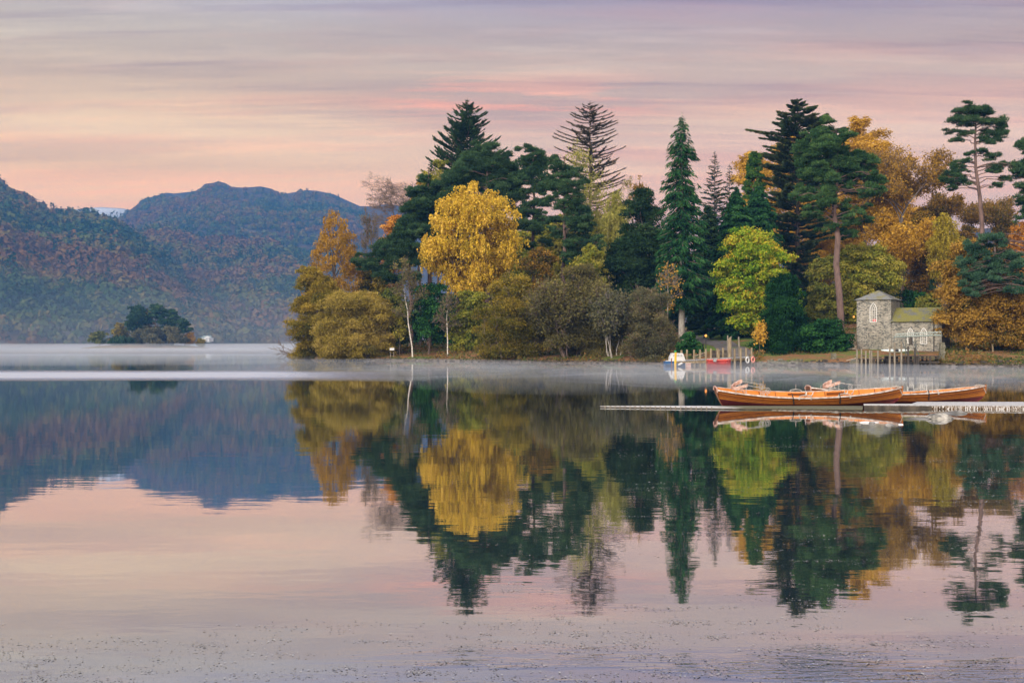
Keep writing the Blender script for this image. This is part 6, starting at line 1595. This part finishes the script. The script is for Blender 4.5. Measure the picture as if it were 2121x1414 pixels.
for px, ty in ((1775, 722), (1784.5, 721.5), (1793.3, 726), (1801.7, 725.5), (1805.2, 725.5), (1818.6, 726), (1843, 717.5), (1853, 709), (1867, 707), (1881, 717), (1894.8, 720)):
    d = 121.75 + rngp.uniform(0, .1); b = MB(); b.tube([[X(px, d), d, -.8], [X(px, d), d, Z(ty, d)]], [.095, .085], 8); b.build('post', OLDW if px < 1870 else DARKW, op)
for a, c in (((1784, 737), (1795, 737)), ((1805, 740), (1826, 740)), ((1905, 742), (1946, 742)), ((1905, 737), (1946, 738)), ((1836, 744), (1904, 744.5)), ((1780, 749), (1830, 749)), ((1840, 750), (1946, 750))):
    b = MB(); b.beam(P(*a, 121.95), P(*c, 121.95), .07, .11); b.build('rail', DARKW, op)
fr_ = thing('hoist_frame', 'thin dark steel frame with slanting props standing on the old pier', 'frame', (X(1875, 123.4), 123.4, 1))
b = MB()
for px in (1852, 1876, 1897): b.beam(P(px, 752, 123.4), P(px, 697, 123.4), .05, .05)
b.beam(P(1850, 699, 123.4), P(1899, 699, 123.4), .05, .05); b.beam(P(1850, 744, 123.4), P(1899, 743, 123.4), .05, .05)
b.beam(P(1867, 703, 123.2), P(1880, 735, 123.2), .06, .06); b.beam(P(1888, 700, 123.2), P(1904, 737, 123.2), .06, .06); b.build('frame', pmat('dark_steel', [(.05, .06, .06), (.10, .12, .12)], 6, .6), fr_)
b = MB(); b.box(P(1887, 708, 123.3), (.3, .22, .6)); b.tube([P(1887, 698, 123.3), P(1887, 702, 123.3)], .16, 8); b.build('winch', DARKW, fr_)
gw = thing('gangway', 'pale teal lattice gangway hung level along the boathouse wing', 'gangway', (X(1853, 130), 130, Z(698, 130)))
TEAL = pmat('pale_teal_paint', [(.22, .29, .285), (.36, .43, .42)], 6, .6)
for dd in (0, .9):
    b = MB(); d = 131 + dd
    b.beam(P(1852, 697, d), P(1949, 693.5, d), .06, .07); b.beam(P(1855, 691.5, d), P(1949, 687, d), .06, .07)
    for k in range(14):
        pa = 1853 + k * 7; ya = 697 - k * .25; b.beam(P(pa, ya, d), P(pa + 3.5, 691.3 - k * .3, d), .03, .03); b.beam(P(pa + 3.5, 691.3 - k * .3, d), P(pa + 7, ya - .2, d), .03, .03)
    b.build('side_truss', TEAL, gw)
b = MB(); b.beam(P(1852, 698.2, 131.5), P(1949, 694.7, 131.5), .8, .05); b.build('walkway', TEAL, gw)
cn = thing('canoe', 'pale blue white canoe lying on the grass before the boathouse', 'canoe', (X(1855, 133), 133, Z(728, 133)))
b = MB(); t = np.linspace(0, 1, 15); xs_ = X(1825, 133) + (X(1885, 133) - X(1825, 133)) * t; r_ = .17 * np.sin(np.clip(t * .96 + .02, 0, 1) * math.pi) ** .55
b.tube(np.stack([xs_, np.full(15, 133.0), Z(726.5, 133) + .06 * np.abs(t - .5) * 2], -1), r_, 10); b.build('hull', pmat('pale_blue_plastic', [(.48, .60, .64), (.66, .75, .78)], 3, .4), cn, smooth=True)
b = MB(); b.tube([[X(1850, 133), 132.9, Z(725.6, 133)], [X(1860, 133), 132.9, Z(725.5, 133)]], .15, 8); b.build('cockpit', BLACK, cn)
qw = thing('quay_wall', 'weedy stone pillar ending the old pier at the east', 'wall', (X(1951, 125.5), 125.5, 0))
b = MB(); rngp = np.random.default_rng(12)
for k in range(9): b.box((X(1951, 125.5) + rngp.normal() * .03, 125.5 + rngp.normal() * .03, -.1 + k * .28), (.42 + rngp.uniform(-.05, .08), .6, .275), rngp.normal() * .06)
b.build('stonework', MATS['mossy_stone'], qw)
post('fence_post', 'short pale fence post on the brown bank, nearest the quay pillar', 2027, 725, 130, .09, TANW)
post('fence_post', 'tall pale fence post on the brown bank beneath the copper beech', 2056.5, 712, 131, .09, TANW)
fe = thing('fence', 'dark rail fence half hidden under the trees near the picture edge', 'fence', (X(2080, 139), 139, 1.2))
for px in (2074, 2086, 2100, 2114, 2128): b = MB(); b.box(P(px, 718, 139), (.12, .12, 1.5)); b.build('post', DARKW, fe)
for y in (709, 717): b = MB(); b.beam(P(2072, y, 138.9), P(2135, y, 138.9), .05, .12); b.build('rail', DARKW, fe)

# sign on the western shore
sg = thing('sign', 'small white sign board on two legs at the wooded shore', 'sign', (X(812, 164), 164.6, .3))
b = MB(); b.box(P(812, 722.8, 164.6), (W(9.5, 165), .05, W(5, 165))); bo = b.build('board', WHT, sg)
b = MB(); b.box(P(812, 724.2, 164.57), (W(8.0, 165), .02, W(1.1, 165))); b.box(P(812, 722.0, 164.57), (W(6, 165), .02, W(.7, 165))); b.build('lettering_band', pmat('sign_grey', [(.16, .12, .12), (.26, .22, .22)], 5, .7), bo)
for px in (808.8, 815.2): b = MB(); b.box((X(px, 164.65), 164.66, .65), (.07, .07, 1.0)); b.build('leg', OLDW, sg)
# bare branches reaching over the water at the tip
fbr = thing('fallen_branch', 'bare dead branches reaching over the misty water from the wooded tip', 'branch', (X(600, 183), 183, .5))
rng = np.random.default_rng(5); sg_, tp_ = [], []
for (x0, y0, d, ln, r) in ((612, 734, (-1, -.15, .10), 3.4, .07), (610, 728, (-1, 0, .35), 3.0, .05), (608, 738, (-1, -.2, -.02), 2.6, .05), (612, 722, (-.9, .1, .6), 2.6, .05), (606, 737, (-.7, -.3, .1), 1.6, .06)):
    skeleton(rng, P(x0, y0, 183), unit(np.array(d, float)), ln * .62, r, 2, .7, (2, 3), .5, .6, sg_, tp_, .16)
s = np.array([[*a, *c] for a, c, _, _ in sg_]); b = MB(); b.segs(s[:, :3], s[:, 3:], np.maximum([q[2] for q in sg_], .02), np.maximum([q[3] for q in sg_], .017)); b.build('twigs', BARK['twig'], fbr)

# white house across the lake
D = 1180.0
wh = thing('house', 'white gabled house with grey green roof at the foot of the far wood', 'house', (X(430, D), D, 2))
WR = pmat('white_render', [(.55, .56, .56), (.70, .71, .71)], .6, .9); TR = pmat('green_slate', [(.13, .18, .17), (.20, .26, .24)], .5, .8)
b = MB(); b.prism([(X(418, D), Z(707, D)), (X(437.5, D), Z(707, D)), (X(437.5, D), Z(699.5, D)), (X(418, D), Z(699.5, D))], D, D + 9); b.build('wall', WR, wh)
b = MB(); b.prism([(X(425, D), Z(708, D)), (X(437, D), Z(708, D)), (X(437, D), Z(699, D)), (X(431, D), Z(695.6, D)), (X(425, D), Z(699, D))], D - 4, D - .01); b.build('gable_wall', WR, wh)
b = MB(); q = [(X(416, D), Z(699.6, D)), (X(439.5, D), Z(699.6, D)), (X(435, D), Z(694.5, D)), (X(419, D), Z(694.5, D))]; 
b.add([[q[0][0], D - .6, q[0][1]], [q[1][0], D - .6, q[1][1]], [q[2][0], D + 4.5, q[2][1]], [q[3][0], D + 4.5, q[3][1]], [q[0][0], D + 9.6, q[0][1]], [q[1][0], D + 9.6, q[1][1]]], [[0, 1, 2, 3]])
b.add([[q[0][0], D + 9.6, q[0][1]], [q[1][0], D + 9.6, q[1][1]], [q[2][0], D + 4.5, q[2][1]], [q[3][0], D + 4.5, q[3][1]]], [[3, 2, 1, 0]]); b.build('roof', TR, wh)
for px, py in ((428.5, 701.5), (434, 701.5), (421.5, 703), (428.5, 705.5), (434, 705.5)):
    b = MB(); yy_ = D - 4.05 if px > 425 else D - .05; b.box(P(px, py, yy_), (1.0, .05, 1.0)); b.build('window', GLASS, wh)

# floating weed and leaf scraps on the water (uncountable)
rng = np.random.default_rng(99)
cs = []
def drift(px, py, wpx, hpx, n):
    cs.append(np.stack([px + rng.normal(size=n) * wpx, py + rng.normal(size=n) * hpx], -1))
for _ in range(210):
    px = rng.uniform(-60, 2180); py = rng.triangular(1255, 1400, 1440) + (px < 600) * 20
    drift(px, py, rng.uniform(8, 70), rng.uniform(1, 7), rng.integers(4, 42))
for _ in range(120):
    px = rng.uniform(950, 2180); py = rng.uniform(1090, 1360); drift(px, py, rng.uniform(15, 60), rng.uniform(.5, 2.5), rng.integers(4, 22))
for _ in range(110):
    px = rng.uniform(1250, 2180); py = rng.triangular(885, 950, 1130); drift(px, py, rng.uniform(15, 50), rng.uniform(.3, 1.3), rng.integers(4, 22))
for (px, py, w_, n) in ((1680, 925, 45, 120), (1640, 923, 60, 60), (1990, 955, 50, 110), (2030, 975, 50, 120), (2080, 1000, 40, 90), (1700, 1162, 55, 90), (2050, 1040, 60, 90), (1900, 1010, 60, 50), (1310, 1015, 35, 40), (2000, 860, 60, 60), (1980, 897, 30, 40), (2060, 868, 40, 60), (1560, 1140, 80, 60)): drift(px, py, w_, 1.6, n)
for _ in range(40): drift(rng.uniform(400, 2100), rng.uniform(760, 1150), 5, .5, 2)
q = np.concatenate(cs); q = q[(q[:, 1] > 752)]
y = H * F / (q[:, 1] - HY); x = (q[:, 0] - CX) / F * y; n = len(x)
sz = (.0035 + .0005 * y) * rng.uniform(.4, 1.7, n)
th = rng.uniform(0, 6.28, n); a = np.stack([np.cos(th), np.sin(th), rng.normal(size=n) * .06], -1) * sz[:, None]; bb = np.stack([-np.sin(th), np.cos(th), rng.normal(size=n) * .06], -1) * sz[:, None] * .55
b = MB(); b.leaves(np.stack([x, y, .004 + sz * .15], -1), a, bb, rng.uniform(0, 1, n))
WD = leafmat('floating_weed', [(.09, .09, .09), (.13, .13, .13), (.19, .19, .19), (.34, .35, .36)], .0)
tag(b.build('floating_weed', WD), 'scraps of weed and leaves drifting on the still water', 'water weed', kind='stuff')

# ================================================================ air: pale blue haze over the whole valley, and low mist lying on the lake
def volmat(name, color, density, aniso=0.0):
    m, nt, out = newmat(name); v = nt.nodes.new('ShaderNodeVolumePrincipled')
    v.inputs['Color'].default_value = (*color, 1); v.inputs['Density'].default_value = density; v.inputs['Anisotropy'].default_value = aniso
    nt.links.new(v.outputs[0], out.inputs['Volume']); return m
b = MB(); b.box((0, 2300, 205), (5200, 4800, 424)); o = b.build('haze', volmat('valley_haze', (.10, .29, .70), .00024)); tag(o, 'thin blue haze filling the valley', 'haze', kind='stuff')

MIST = volmat('lake_mist', (.93, .95, .99), .022)
def mist(px, D, wpx, dlen, hgt, dens):
    nu, nv = 28, 9; rows = []; c = np.array([X(px, D), D, .02]); rx = W(wpx, D) / 2
    rng = np.random.default_rng(int(px * 7 + D))
    for i in range(nv):
        th = math.pi / 2 * i / (nv - 1); row = []
        for j in range(nu + 1):
            a = 2 * math.pi * j / nu; k = 1 + .12 * math.sin(3 * a + px) + .08 * math.sin(5 * a + D)
            row.append([c[0] + rx * k * math.cos(th) * math.cos(a), c[1] + dlen / 2 * k * math.cos(th) * math.sin(a), c[2] + hgt * math.sin(th)])
        rows.append(row)
    b = MB(); b.grid(np.array(rows)); bot = rows[0][:-1]; b.add(bot, [list(range(nu))[::-1]])
    o = b.build('mist', volmat('lake_mist', (.74, .82, .96), dens), smooth=True)
    return tag(o, 'low white mist lying on the lake', 'mist', 'mist on the lake', kind='stuff')
for args in MISTS: mist(*args)
